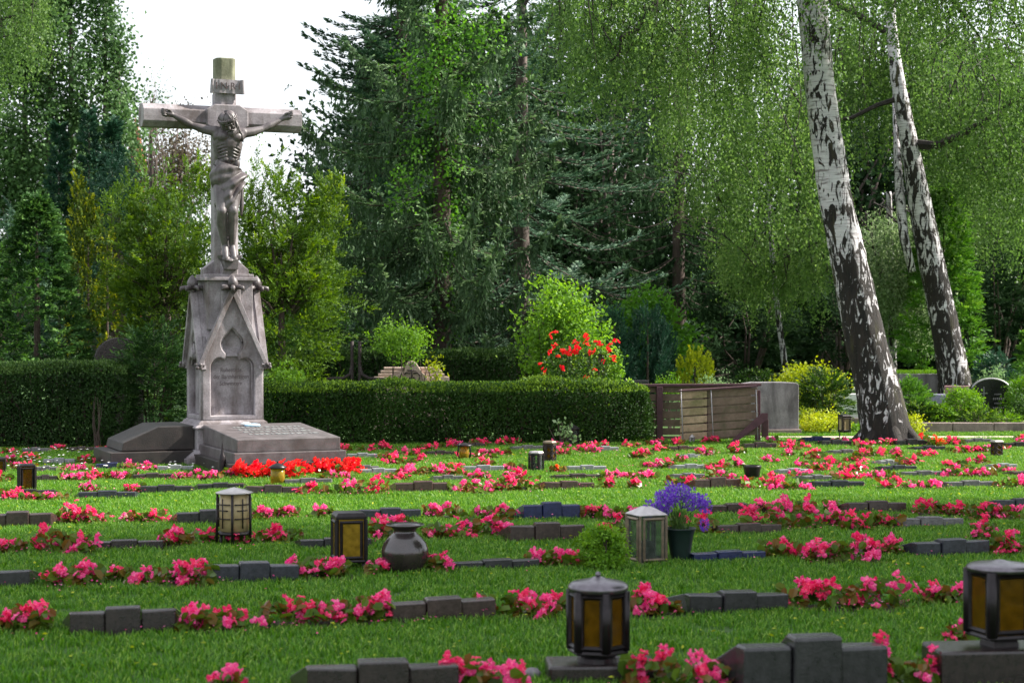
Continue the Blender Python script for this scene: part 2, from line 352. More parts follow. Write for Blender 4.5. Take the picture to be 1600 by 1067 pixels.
def solo(o, loc): o.location = loc; return o
# ------------------------------------------------------------------ ground
def ground():
    m, t, b = new_mat('soil_and_turf')
    n1 = noise(t, 3, 6, 0.7); n2 = noise(t, 40, 4)
    c = ramp(t, n1, [(0.35, (0.030, 0.085, 0.012)), (0.65, (0.055, 0.14, 0.018))])
    c = mixc(t, ramp(t, n2, [(0.45, (0, 0, 0)), (0.7, (0.6, 0.6, 0.6))]), c, (0.06, 0.045, 0.03))
    t.links.new(c, b.inputs['Base Color']); b.inputs['Roughness'].default_value = 1; bump(t, b, n2, 0.6, 0.02)
    mb = MB(); xs = [-500, -60, -20, -8, 0, 8, 20, 60, 500]; ys = [-300, -20, 0, 8, 14, 20, 26, 40, 80, 700]
    v = [(x, y, 0) for y in ys for x in xs]; k = len(xs)
    mb.add(v, [(j * k + i, j * k + i + 1, (j + 1) * k + i + 1, (j + 1) * k + i) for j in range(len(ys) - 1) for i in range(k - 1)])
    part('ground', mb, m, kind='structure')
    p = MB(); m2 = mat_stone('sandy_path', (0.38, 0.32, 0.25), (0.56, 0.49, 0.40), 0.95, 9, fine=90)
    a = [(3.0, 22.75), (14, 22.6), (14, 23.25), (3.0, 23.15)]
    p.add([(x, y, 0.012) for x, y in a], [(0, 1, 2, 3)])
    part('path', p, m2, kind='structure')
ground()

def grass():
    bm = MB(); v = []; f = []; tn = []
    for k in range(46):
        r = 0.085 * sqrt(rng.random()); a = rng.random() * 2 * pi; x, y = r * cos(a), r * sin(a)
        h = rng.uniform(0.022, 0.048); w = rng.uniform(0.0018, 0.0034); b = rng.random() * 2 * pi
        lean = rng.uniform(0.1, 0.9) * h; dx, dy = cos(b), sin(b); sx, sy = -dy * w, dx * w
        i = len(v)
        for s_, ww in ((0, 1), (0.5, 0.85)):
            lx = lean * s_ ** 2; v += [(x + dx * lx - sx * ww, y + dy * lx - sy * ww, h * s_), (x + dx * lx + sx * ww, y + dy * lx + sy * ww, h * s_)]
        v.append((x + dx * lean, y + dy * lean, h * (1 - 0.25 * lean / h)))
        f += [(i, i + 1, i + 3, i + 2), (i + 2, i + 3, i + 4)]; q = rng.random() ** 1.3
        tn += [q * .8, q * .8, q, q, min(1, q + .1)]
    bm.add(v, f, np.array(tn))
    src = bpy.data.objects.new('grass_tuft', bm.mesh('grass_tuft')); src.data.materials.append(mat_leaf('grass_blade', (0.018, 0.072, 0.006), (0.090, 0.245, 0.015), (0.40, 0.54, 0.12), 0.35, 0.45, 0.3))
    n = 60000
    Y = np.sqrt(rng.random(n) * (23.9 ** 2 - 6.0 ** 2) + 36.0); X = (rng.random(n) * 2 - 1) * (0.30 * Y + 2.3)
    keep = (X > -9) & ~((X > 2.95) & (Y > 22.7) & (Y < 23.2)) & ~((X < 2.8) & (Y > 22.3))
    X, Y = X[keep], Y[keep]
    keep = np.ones(len(X), bool)
    for (sx_, sy_, sw, sd) in SOIL: keep &= ((X - sx_) / sw) ** 2 + ((Y - sy_) / sd) ** 2 > .8 + .3 * rng.random(len(X))
    X, Y = X[keep], Y[keep]
    me = bpy.data.meshes.new('grass'); n = len(X); me.vertices.add(n)
    me.vertices.foreach_set('co', np.stack([X, Y, np.zeros(n)], 1).astype(np.float32).ravel())
    a = me.attributes.new('turn', 'FLOAT_VECTOR', 'POINT'); r = np.zeros((n, 3), np.float32); r[:, 2] = rng.random(n) * 6.28; a.data.foreach_set('vector', r.ravel())
    patch = 0.5 + 0.5 * np.sin(X * 2.1 + 1.7 * np.sin(Y * 1.3)) * np.sin(Y * 1.9 + np.sin(X * 1.1))
    a = me.attributes.new('size', 'FLOAT', 'POINT'); a.data.foreach_set('value', (0.75 + 0.3 * patch + 0.4 * rng.random(n) ** 3).astype(np.float32))
    o = bpy.data.objects.new('grass', me); link(o); tag(o, 'short mown green lawn grass between the rows of grave markers', 'grass', None, 'stuff')
    g = bpy.data.node_groups.new('scatter_turf', 'GeometryNodeTree')
    g.interface.new_socket('Geometry', in_out='INPUT', socket_type='NodeSocketGeometry'); g.interface.new_socket('Geometry', in_out='OUTPUT', socket_type='NodeSocketGeometry')
    gi, go = g.nodes.new('NodeGroupInput'), g.nodes.new('NodeGroupOutput')
    ip = g.nodes.new('GeometryNodeInstanceOnPoints'); oi = g.nodes.new('GeometryNodeObjectInfo'); oi.inputs[0].default_value = src; oi.inputs['As Instance'].default_value = True
    na = g.nodes.new('GeometryNodeInputNamedAttribute'); na.data_type = 'FLOAT_VECTOR'; na.inputs[0].default_value = 'turn'
    nb = g.nodes.new('GeometryNodeInputNamedAttribute'); nb.data_type = 'FLOAT'; nb.inputs[0].default_value = 'size'
    L = g.links.new; L(gi.outputs[0], ip.inputs['Points']); L(oi.outputs['Geometry'], ip.inputs['Instance'])
    L(na.outputs[0], ip.inputs['Rotation']); L(nb.outputs[0], ip.inputs['Scale']); L(ip.outputs[0], go.inputs[0])
    o.modifiers.new('turf', 'NODES').node_group = g
    # daisies
    lv = LV(); k = 130; y = rng.uniform(17.5, 20.6, k); x = -y * rng.uniform(0.14, 0.29, k)
    c = np.stack([x, y, np.full(k, 0.066)], 1)
    for q in range(3): lv.add(c, np.tile([cos(q * 1.05), sin(q * 1.05), 0.1], (k, 1)), np.tile([0.1, -0.5, 1.0], (k, 1)), 0.032, 0.014, 0.6)
    part('daisies', lv.mesh('daisies'), M['p_white'], kind='stuff')['label'] = 'tiny white daisies scattered in the lawn by the tall hedge'
SOIL = []

# ------------------------------------------------------------------ crucifix monument
TH = radians(23.0); OY = 19.16; OX = (351 - CX) / FPX * OY; cT, sT = cos(TH), sin(TH)
def mon(px, py, v):      # photo pixel -> monument-local point on the plane v metres in front of its axis
    k = (px - CX) / FPX
    u = (k * (OY - v * cT) - OX - v * sT) / (cT - k * sT)
    Y = OY + u * sT - v * cT
    return np.array([u, -v, EYE - (py - HY) / FPX * Y])
MO = thing('crucifix_monument', 'tall sandstone crucifix on a gothic gabled plinth rising beside the clipped hedge', 'monument', (OX, OY, 0), TH)

def text_mesh(body, size, ext=0.003):
    cu = bpy.data.curves.new('lettering', 'FONT'); cu.body = body; cu.size = size; cu.extrude = ext; cu.align_x = 'CENTER'; cu.align_y = 'CENTER'; cu.resolution_u = 3
    ob = bpy.data.objects.new('tmp', cu); COL.objects.link(ob); bpy.context.view_layer.update()
    me = bpy.data.meshes.new_from_object(ob.evaluated_get(bpy.context.evaluated_depsgraph_get()))
    bpy.data.objects.remove(ob); bpy.data.curves.remove(cu); return me
def plate(outer, holes, th, bev=0.012):     # flat plate with openings, in the XZ plane, thickness towards -Y
    cu = bpy.data.curves.new('plate', 'CURVE'); cu.dimensions = '2D'; cu.fill_mode = 'BOTH'; cu.extrude = th / 2; cu.bevel_depth = bev; cu.bevel_resolution = 1; cu.offset = -bev
    for P in [outer] + holes:
        s = cu.splines.new('POLY'); s.points.add(len(P) - 1); s.use_cyclic_u = True
        for q, p in zip(s.points, P): q.co = (p[0], p[1], 0, 1)
    ob = bpy.data.objects.new('tmp', cu); COL.objects.link(ob); bpy.context.view_layer.update()
    me = bpy.data.meshes.new_from_object(ob.evaluated_get(bpy.context.evaluated_depsgraph_get()))
    bpy.data.objects.remove(ob); bpy.data.curves.remove(cu)
    me.transform(Matrix.Rotation(radians(90), 4, 'X')); return me
def arc(cx, cz, r, a0, a1, n=10): return [(cx + r * cos(radians(a0 + (a1 - a0) * i / n)), cz + r * sin(radians(a0 + (a1 - a0) * i / n))) for i in range(n + 1)]

def monument():
    st = M['mon']
    hb = 0.315                                   # half width of the shaft
    # stepped foot
    p = MB()
    p.box((0, 0, 0.03), (1.02, 1.02, 0.10)); p.hexa([(x * .50, y * .50, .08) for x, y in ((-1, -1), (1, -1), (1, 1), (-1, 1))] + [(x * .40, y * .40, .16) for x, y in ((-1, -1), (1, -1), (1, 1), (-1, 1))])
    part('foot', p, st, MO, bevel=0.01)
    p = MB(); p.box((0, 0, 0.265), (0.76, 0.76, 0.215)); part('pedestal', p, st, MO, bevel=0.008)
    p = MB(); sq = 4
    prof = [(0.40, 0.37), (0.405, 0.385), (0.385, 0.40), (0.36, 0.41), (0.352, 0.43), (0.335, 0.44), (0.322, 0.452)]
    for (r, z), (r2, z2) in zip(prof, prof[1:]):
        p.hexa([(x * r, y * r, z) for x, y in ((-1, -1), (1, -1), (1, 1), (-1, 1))] + [(x * r2, y * r2, z2) for x, y in ((-1, -1), (1, -1), (1, 1), (-1, 1))])
    part('moulding', p, st, MO)
    # shaft core and gabled panels with trefoil niche
    zE, zA = 1.10, 1.80
    p = MB(); p.box((0, 0, (0.45 + zE) / 2), (0.51, 0.51, zE - 0.45))
    for ax, ad in (((1, 0, 0), (0, 1, 0)), ((0, 1, 0), (1, 0, 0))):
        o = -np.array(ad) * 0.2548
        p.prism([(-.30, zE), (.30, zE), (0, zA - .04)], o, ax, (0, 0, 1), ad, 0.5096)
    part('shaft', p, st, MO)
    outer = [(-hb, 0.45), (hb, 0.45), (hb, zE + 0.02), (0, zA - 0.05), (-hb, zE + 0.02)]
    x0 = 0.005; zc = 1.225
    R = 0.118
    head = [(0.07, 1.115)] + arc(0, zc, R, -52, 62, 9) + [(0.035, zc + 0.135), (0, zc + 0.165), (-0.035, zc + 0.135)] + arc(0, zc, R, 118, 232, 9) + [(-0.07, 1.115)]
    shoulderR = [(0.225, 0.50), (0.225, 0.98)] + arc(0.125, 0.985, 0.10, 8, 90, 6) + [(0.085, 1.065)]
    hole = [(-0.225, 0.50)] + shoulderR + head + [(-x, z) for x, z in reversed(shoulderR)][:-1]
    me = plate(outer, [hole], 0.06, 0.012)
    for a in range(4):
        o = part('niche_panel', me, st, MO)
        d = 0.284; o.location = ((0, -d, 0), (d, 0, 0), (0, d, 0), (-d, 0, 0))[a]; o.rotation_euler = (0, 0, a * pi / 2)
    hm = MB(); H2 = [(x * 0.93, 0, z * 1.0) for x, z in hole]; hm.tube([(x, -.004, z) for x, _, z in H2[1:-1]], 0.011, 6)
    for a in range(4):
        o = part('niche_moulding', hm if a == 0 else me2, st, MO, smooth=True); me2 = o.data
        d = 0.290; o.location = ((0, -d, 0), (d, 0, 0), (0, d, 0), (-d, 0, 0))[a]; o.rotation_euler = (0, 0, a * pi / 2)
    # cross gable roofs: chevron shells
    for a in range(4):
        p = MB(); tn = 0.045; e = 0.345; dz = (zA - zE) / 0.315
        poly = [(-e, zA - dz * e), (0, zA), (e, zA - dz * e), (e, zA - dz * e - .10), (0, zA - 0.105), (-e, zA - dz * e - .10)]
        L0 = [(0, 1), (2, 3), (4, 5), (1, 0)]
        for sx in (-1, 1):      # one triangular slope each side of the ridge, cut along the valley
            T3 = [(0, -.345, zA), (sx * e, -e, zA - dz * e), (0, 0, zA)]; B3 = [(x, y, z - .085) for x, y, z in T3]
            B3[1] = (sx * e, -e, zA - dz * e - .085)
            f3 = [(0, 1, 2), (5, 4, 3), (0, 3, 4, 1), (1, 4, 5, 2), (2, 5, 3, 0)]
            p.add(T3 + B3, f3 if sx < 0 else [q[::-1] for q in f3])
        # raised coping along the rake
        o_ = .030
        P = [(-e - .022, zA - dz * e - .02), (0, zA + .035), (e + .022, zA - dz * e - .02), (e - .014, zA - dz * e - .045), (0, zA - .090), (-e + .014, zA - dz * e - .045)]
        for idx in ((0, 1, 4, 5), (1, 2, 3, 4)):
            p.prism([P[i] for i in idx][::-1], (0, -.365, 0), (1, 0, 0), (0, 0, 1), (0, 1, 0), .070 if idx[0] == 0 else .0698)
            q_ = [P[i] for i in idx]; p.prism([((x * .93), z - .045 + .0 * x) for x, z in q_][::-1], (0, -.325, 0), (1, 0, 0), (0, 0, 1), (0, 1, 0), .05)
        o = part('gable_roof', p, st, MO, bevel=0.004); o.rotation_euler = (0, 0, a * pi / 2)
        f = MB(); z0 = zA - 0.01
        f.lathe([(0.03, -0.06), (0.05, -0.03), (0.035, 0.0), (0.05, 0.02), (0.058, 0.05), (0.045, 0.09), (0.02, 0.125), (0, 0.14)], 10, (0, -0.335, z0))
        for k in range(6):
            b = k * pi / 3 + .3; c_, s_ = cos(b), sin(b)
            f.tube([(0.02 * c_, -.335 + 0.02 * s_, z0 - .01), (0.07 * c_, -.335 + 0.07 * s_, z0 + .012), (0.115 * c_, -.335 + 0.115 * s_, z0 + .002), (0.125 * c_, -.335 + 0.125 * s_, z0 - .025)], [0.02, 0.026, 0.024, 0.012], 6)
        o = part('finial', f, M['mon_fig'], MO, smooth=True); o.rotation_euler = (0, 0, a * pi / 2)
        f = MB(); c0 = np.array([-0.345, -0.345, zA - dz * e - 0.035])
        f.ball(c0, 0.034, 8); f.ball(c0 + [-.03, -.03, -.01], 0.022, 8)
        for k in range(4):
            b = k * pi / 2; f.ball(c0 + [0.035 * cos(b), 0.035 * sin(b), 0.018], 0.02, 6)
        o = part('corner_knob', f, M['mon_fig'], MO, smooth=True); o.rotation_euler = (0, 0, a * pi / 2)
    # upper block, cap, stepped buttresses of the cross
    p = MB(); p.box((0, 0, 1.62), (0.47, 0.47, 0.50)); p.box((0, -.0, 1.60), (0.20, 0.54, 0.46)); part('upper_block', p, st, MO, bevel=0.008)
    p = MB(); p.box((0, 0, 1.885), (0.56, 0.56, 0.035)); p.box((0, 0, 1.918), (0.49, 0.49, 0.035)); part('cap_ledge', p, st, MO, bevel=0.006)
    for a in range(4):
        p = MB(); p.prism([(0.10, 1.93), (0.235, 1.93), (0.235, 1.985), (0.10, 2.10)], (0, -0.075, 0), (1, 0, 0), (0, 0, 1), (0, 1, 0), 0.15)
        o = part('buttress', p, st, MO, bevel=0.005); o.rotation_euler = (0, 0, a * pi / 2)
    # cross
    def octo(h, ch): return [(-h, -h + ch), (-h + ch, -h), (h - ch, -h), (h, -h + ch), (h, h - ch), (h - ch, h), (-h + ch, h), (-h, h - ch)]
    zb = mon(351, 184, 0.13)[2]
    p = MB(); p.prism(octo(0.125, 0.05), (0, 0, 1.93), (1, 0, 0), (0, 1, 0), (0, 0, 1), zb - 0.12 - 1.93); part('cross_post', p, st, MO, bevel=0.006)
    p = MB(); p.prism(octo(0.105, 0.04), (0, 0, zb + .125), (1, 0, 0), (0, 1, 0), (0, 0, 1), mon(350, 91, .1)[2] - zb - .125); part('cross_head', p, M['mon_mossy'], MO, bevel=0.012)
    p = MB(); p.prism(octo(0.112, 0.05), (0, 0, zb + .11), (1, 0, 0), (0, 1, 0), (0, 0, 1), 0.14); part('cross_collar', p, st, MO, bevel=0.006)
    uL, uR = mon(224, 182, .1)[0], mon(472, 188, .1)[0]
    p = MB(); p.prism(octo(0.118, 0.058), (uL, 0, zb), (0, 1, 0), (0, 0, 1), (1, 0, 0), uR - uL); part('cross_beam', p, st, MO, bevel=0.006)
    p = MB(); p.prism([(x * 1.62, y) for x, y in octo(0.135, 0.055)], (0, -0.145, zb - .005), (1, 0, 0), (0, 0, 1), (0, 1, 0), 0.29); part('cross_boss', p, st, MO, bevel=0.012)
    # scroll with INRI
    c = mon(351, 136, .12); p = MB(); n = 9
    pts = [(-.16 + .32 * i / n, -.012 * sin(i / n * 2 * pi)) for i in range(n + 1)]
    for (xa, ya), (xb, yb) in zip(pts, pts[1:]):
        p.prism([(xa, c[2] - .072), (xb, c[2] - .072), (xb, c[2] + .068), (xa, c[2] + .068)], (0, -.145 + ya, 0), (1, 0, 0), (0, 0, 1), (0, 1, 0), 0.045)
    for sx in (-1, 1): p.tube([(sx * .165, -.135, c[2] - .075), (sx * .155, -.135, c[2] + .07)], 0.018, 8)
    sc = part('scroll_plaque', p, M['mon'], MO)
    t = text_mesh('I·N·R·I', 0.098, 0.004); o = part('lettering', t, M['letter'], sc); o.rotation_euler = (radians(90), 0, 0); o.location = (0, -.161, c[2] - .002)
    for i, (s, z) in enumerate((('Ruhestätte', 578), ('der Barmherzigen', 588.5), ('Schwestern', 599))):
        t = text_mesh(s, 0.062, 0.0012); o = part('inscription', t, M['faint_letter'], MO); o.rotation_euler = (radians(90), 0, 0); o.location = (0, -.2562, mon(360, z, .26)[2]); o['label'] = 'worn inscription line'
        o.scale = (0.82, 1, 1)
    # footrest
    p = MB(); p.prism([(-.115, 0), (.115, 0), (.10, -.035), (.075, -.06), (.07, -.15), (-.07, -.15), (-.075, -.06), (-.10, -.035)], (0, -.125, 2.13), (1, 0, 0), (0, 0, 1), (0, -1, 0), 0.16)
    part('footrest', p, M['mon_fig'], MO, bevel=0.006)
monument()

def figure():
    fm = M['mon_fig']; mb = MB(); cap = mb.cap; ball = mb.ball
    def R(px, py, v): return mon(px, py, v)
    neck = R(357, 206, .27); shL, shR = R(337, 206, .25), R(380, 209, .25)
    elL, elR = R(300, 196.5, .22), R(412, 202, .22); wrL, wrR = R(272, 181, .19), R(440, 187.5, .19)
    haL, haR = R(261, 178, .185), R(449.5, 183, .185)
    chest = R(357, 222, .27); belly = R(356, 246, .25); pelv = R(355, 272, .23)
    # torso: flattened barrel
    ball(chest, (0.145, 0.10, 0.15), 14); ball(chest + [0, .01, .07], (0.15, 0.085, 0.09), 12); ball(belly + [0, 0, .0], (0.112, 0.082, 0.14), 14); ball(pelv, (0.13, 0.095, 0.11), 12)
    ball((chest + belly) / 2, (0.125, 0.09, 0.12), 12)
    for s, sh in ((-1, shL), (1, shR)):
        ball(sh, 0.058, 10); cap(sh, chest + [s * .10, .0, .04], 0.052, 0.06)
        ball(chest + [s * .065, -.066, .045], (0.070, 0.040, 0.052), 12)            # pectoral
        for k in range(5):                                                          # ribs
            z = -.03 - .032 * k
            mb.tube([chest + [s * .03, -.088 + .004 * k, z + .012], chest + [s * .085, -.073 + .004 * k, z - .004], chest + [s * .128, -.03, z - .022]], [0.008, 0.009, 0.006], 6)
        for k in range(3): ball(belly + [s * .032, -.073, .075 - .052 * k], (0.030, 0.017, 0.026), 8)   # abdomen
        cap(chest + [s * .115, .02, -.02], belly + [s * .095, .0, .0], 0.045, 0.035)
        cap(neck + [0, 0, -.03], sh + [0, 0, .015], 0.05, 0.045)
        ball(belly + [s * .085, -.03, -.07], (0.04, 0.04, 0.06), 10)
    for a, b, c, h, s in ((shL, elL, wrL, haL, -1), (shR, elR, wrR, haR, 1)):
        m1 = (a * .55 + b * .45) + [0, 0, -.008]
        cap(a, m1, 0.054, 0.049); cap(m1, b, 0.049, 0.034); ball(b, 0.036, 8)
        m2 = b * .65 + c * .35; cap(b, m2, 0.036, 0.041); cap(m2, c, 0.041, 0.024)
        cap(c, h, 0.025, 0.034); ball(h + [s * .006, -.004, 0], (0.036, 0.022, 0.040), 10)
        ax = unit(h - c); 
        for k in range(4):                                                          # curled fingers
            z = .030 - .020 * k; base = h + ax * .028 + [0, -.005, z]; L = (.030, .036, .034, .026)[k]
            k1 = base + ax * L * .8 + [0, -.016, 0]; k2 = k1 + [-s * .010, -.030, -.003]; k3 = k2 + [-s * .028, .004, -.002]
            cap(base, k1, 0.0115, 0.0105, 8); cap(k1, k2, 0.0105, 0.0095, 8); cap(k2, k3, 0.0095, 0.008, 8)
        th0 = c + ax * .02 + [0, -.01, .022]; th1 = th0 + ax * .030 + [0, -.020, .018]; th2 = th1 + ax * .024 + [0, -.018, -.006]
        cap(th0, th1, 0.014, 0.012, 8); cap(th1, th2, 0.012, 0.009, 8)
    # neck and head, bowed to one side
    hd = R(358.5, 193.5, .33); cap(neck + [0, 0, -.02], hd + [-.01, .05, -.02], 0.058, 0.05)
    hr = Matrix.Rotation(radians(-17), 3, 'Y') @ Matrix.Rotation(radians(-22), 3, 'Z') @ Matrix.Rotation(radians(24), 3, 'X')
    hr = np.array(hr); 
    def hp(x, y, z): return hd + hr @ np.array([x, y, z])
    def hb(p, r, n=10): ball(hp(*p), r, n, R=hr)
    hb((0, 0.012, .03), (0.078, 0.092, 0.088), 14); hb((0, -.022, -.03), (0.058, 0.062, 0.078), 12)
    hb((0, -.082, .022), (0.05, 0.018, 0.014), 8)                       # brow
    cap(hp(0, -.082, .018), hp(0, -.104, -.020), 0.010, 0.014, 8)       # nose
    hb((.027, -.070, .002), (0.015, 0.012, 0.010), 8); hb((-.027, -.070, .002), (0.015, 0.012, 0.010), 8)   # closed eyes
    hb((.032, -.062, -.022), (0.02, 0.016, 0.016), 8); hb((-.032, -.062, -.022), (0.02, 0.016, 0.016), 8)
    hb((0, -.084, -.046), (0.022, 0.011, 0.007), 8); hb((0, -.080, -.057), (0.018, 0.011, 0.008), 8)
    hb((.076, .01, -.002), (0.010, 0.018, 0.026), 8); hb((-.076, .01, -.002), (0.010, 0.018, 0.026), 8)
    # legs
    for s, hip, kn, an, toe in ((-1, R(346, 288, .24), R(347, 330, .37), R(351.5, 384, .22), R(353, 403, .30)), (1, R(365, 288, .24), R(364.5, 329, .38), R(363, 384, .22), R(366, 403, .30))):
        hip = hip + [s * .0, 0, 0]
        m1 = hip * .5 + kn * .5 + [0, -.012, 0]; cap(hip, m1, 0.088, 0.076, 12); cap(m1, kn, 0.076, 0.052, 12); ball(kn + [0, -.012, 0], (0.046, 0.046, 0.052), 10)
        m2 = kn * .68 + an * .32 + [s * .004, .028, 0]; cap(kn, m2, 0.050, 0.056, 12); cap(m2, an, 0.056, 0.031, 12); cap(kn + [0, -.02, -.02], an + [0, -.012, 0], 0.026, 0.02, 8)
        ball(an + [s * .022, 0, .0], 0.017, 6); ball(an + [0, .03, -.03], (0.032, 0.036, 0.034), 8)
        mid = an * .45 + toe * .55; cap(an + [0, -.005, -.01], mid, 0.034, 0.035, 10); cap(mid, toe, 0.035, 0.030, 10)
        for k in range(5):
            x = -s * (.030 - .0145 * k); L = (.050, .044, .040, .035, .028)[k]; r = (.014, .0105, .010, .0095, .009)[k]
            b0 = toe + [x, .004, 0.0]; cap(b0, b0 + [x * .15, -L * .55, -L * .62], r * 1.05, r, 7)
    o = part('figure_body', mb, fm, MO, smooth=True)
    rm = o.modifiers.new('skin', 'REMESH'); rm.mode = 'VOXEL'; rm.voxel_size = 0.0065; rm.use_smooth_shade = True
    s = o.modifiers.new('soften', 'SMOOTH'); s.factor = 0.5; s.iterations = 4
    o['label'] = 'carved figure with outstretched arms and bowed head'
    # hair, beard, crown of thorns
    h = MB()
    def strand(P, r0, r1, w=.006):
        P = [hp(*q) for q in P]; h.tube(P, np.linspace(r0, r1, len(P)), 6)
    for k in range(34):
        a = -2.5 + 5.0 * k / 33; x, y = 0.080 * sin(a), 0.018 + 0.088 * cos(a)
        if y < -.055: continue
        top = (x * .25, y * .25 + .01, .120); q = rng.normal(size=3) * .005
        strand([top, (x * .85 + q[0], y * .85, .085), (x * 1.04, y * 1.04, .03 + q[1]), (x * 1.05 + q[2], y * 1.05, -.03), (x * 1.02, y * 1.02 - .01, -.085 + q[0]), (x * 1.0 + q[1], y - .02, -.135)], 0.014, 0.007)
    for s_ in (-1, 1):
        for k in range(4): strand([(s_ * .075, -.02 - .006 * k, .02), (s_ * (.082 - .003 * k), -.03, -.06), (s_ * (.075 + .006 * k), -.045, -.13), (s_ * (.055 + .010 * k), -.06 - .01 * k, -.20)], 0.013, 0.006)
    for k in range(15):
        a = -1.25 + 2.5 * k / 14; x = .050 * sin(a); strand([(x, -.035 - .045 * cos(a), -.045), (x * 1.0, -.045 - .048 * cos(a), -.085), (x * .6, -.055 - .035 * cos(a), -.135 - .02 * cos(a))], 0.013, 0.006)
    for s_ in (-1, 1): strand([(0, -.100, -.034), (s_ * .025, -.090, -.042), (s_ * .04, -.075, -.065)], 0.008, 0.006)
    part('hair_and_beard', h, fm, MO, smooth=True)
    t = MB()
    for j in range(3):
        P = [hp((.092 + .006 * sin(k * 1.9 + j * 2)) * sin(k * pi / 12), .012 - (.104 + .006 * cos(k * 2.3 + j)) * cos(k * pi / 12), .052 + .012 * sin(k * 1.1 + j * 2.1)) for k in range(25)]
        t.tube(P, 0.009, 6)
    for k in range(22):
        a = k * 2 * pi / 22; b = hp(.1 * sin(a), .012 - .11 * cos(a), .055); d = rdir(1)[0]; t.cap(b, b + d * .03, 0.004, 0.0015, 5)
    part('crown_of_thorns', t, fm, MO, smooth=True)
    # loincloth: swept folds over hips and thighs
    c = MB(); n = 40; rows = 26; V = []
    cl, cr = R(332, 262, .2), R(377, 276, .2)
    for i in range(rows):
        t_ = i / (rows - 1)
        for j in range(n):
            a = 2 * pi * j / n; sx, sy = sin(a), -cos(a)                # a=0 front, a>0 towards +x
            ztop = 3.045 - 0.045 * sx - .01 * abs(sy); 
            zbot = (2.61 + .06 * max(0, sx) + .02 * sin(3 * a)) + (0.13 * max(0, sin(a - .1)) if sx > 0 else 0)
            z = ztop + (zbot - ztop) * t_
            cx_ = R(355, 300, .2)[0] + .005; cyy = -.24 - .045 * t_
            rx = 0.140 + 0.030 * sin(pi * min(1, t_ * 1.3)) - .018 * t_; ry = 0.105 + .035 * sin(pi * min(1, t_ * 1.2))
            fold = 0.024 * sin(14 * (t_ * 1.15 + 0.17 * a * (1 - .55 * t_)) + .8 * sin(a)) * (0.35 + 0.65 * (sy < .3)) + .009 * sin(31 * t_ + 5 * a)
            fold += 0.010 * sin(7 * a + 3 * t_) * t_
            if i == 0: fold += .006
            V.append((cx_ + (rx + fold) * sx, cyy + (ry + fold) * sy, z))
    F = [(i * n + j, i * n + (j + 1) % n, (i + 1) * n + (j + 1) % n, (i + 1) * n + j) for i in range(rows - 1) for j in range(n)]
    c.add(V, F)
    kn = R(376, 274, .30)
    for k in range(6):
        q = rng.normal(size=3) * .006
        c.tube([kn + q, kn + [.010 + .004 * k, -.01 + .01 * k, -.10], kn + [.012 + .003 * k, .01 * k, -.25], kn + [.008 + .007 * k, .012 * k, -.44 + .02 * k]], [0.020, 0.018, 0.022, 0.017], 6)
    c.ball(kn, (0.034, 0.036, 0.03), 8); c.tube([kn, kn + [-.09, -.035, -.03], kn + [-.20, -.03, .035], kn + [-.28, .02, .075]], [0.024, 0.02, 0.018, 0.014], 8)
    c.tube([kn + [0, 0, .01], kn + [-.09, -.03, .005], kn + [-.20, -.02, .06], kn + [-.285, .03, .11]], [0.02, 0.016, 0.014, 0.012], 8)
    o = part('loincloth', c, fm, MO, smooth=True)
    so = o.modifiers.new('thick', 'SOLIDIFY'); so.thickness = 0.012; ss = o.modifiers.new('sub', 'SUBSURF'); ss.levels = 1; ss.render_levels = 1
figure()

def ledgers():
    g = M['ledger']; d = M['ledger_dark']
    T = thing('ledger_slab', 'sloping grey-violet ledger slab lying in front of the crucifix plinth', 'grave slab', (OX, OY, 0), TH)
    a = 0.385; x0, x1 = -0.32, 0.70; L = 1.33
    p = MB(); p.hexa([(x0, -a - L, .22), (x1, -a - L, .22), (x1, -a, .22), (x0, -a, .22), (x0, -a - L, .345), (x1, -a - L, .345), (x1, -a, .415), (x0, -a, .415)]); o = part('slab_top', p, g, T, bevel=0.008)
    p = MB(); p.box(((x0 + x1) / 2, -a - L / 2 - .03, .17), (x1 - x0 + .08, L + .06, .10)); part('plinth_step', p, g, T, bevel=0.006)
    p = MB(); p.box(((x0 + x1) / 2, -a - L / 2 - .05, .06), (x1 - x0 + .22, L + .14, .13)); part('base_step', p, d, T, bevel=0.006)
    # worn illegible inscription relief on the slope
    p = MB()
    for r in range(4):
        x = x0 + .22
        while x < x1 - .12:
            w = rng.uniform(.012, .05); y = -a - .35 - .20 * r + rng.normal() * .006; z = .415 - (-(y + a)) * .07 / L
            p.box((x + w / 2, y, z + .002), (w, rng.uniform(.05, .10), .006)); x += w + rng.uniform(.012, .03)
    part('worn_relief', p, M['lime_text'], T, kind='stuff')
    T2 = thing('ledger_slab', 'dark granite ledger slab lying against the hedge side of the crucifix plinth', 'grave slab', (OX, OY, 0), TH)
    p = MB(); X = -0.385
    p.prism([(X, .16), (X, .40), (X - .36, .40), (X - .72, .245), (X - .74, .16)], (0, -.28, 0), (1, 0, 0), (0, 0, 1), (0, 1, 0), 0.80); part('slab_top', p, d, T2, bevel=0.008)
    p = MB(); p.box((X - .43, .10, .075), (.86, .92, .16)); part('base_step', p, d, T2, bevel=0.006)
    b = thing('stone_dish', 'small pale blue oval dish resting on the sloping ledger slab', 'dish', (OX, OY, 0), TH)
    p = MB(); c = mon(394, 667, .62); p.ball((c[0], c[1], .41), (0.085, 0.05, 0.022), 14); part('bowl', p, mat_plain('pale_blue_glaze', (0.35, 0.52, 0.66), 0.4), b, smooth=True)
    p = MB(); p.ball((c[0] - .06, c[1] + .03, .425), (0.055, 0.03, 0.018), 10); part('pebble', p, M['white_st'], b, smooth=True)
ledgers()
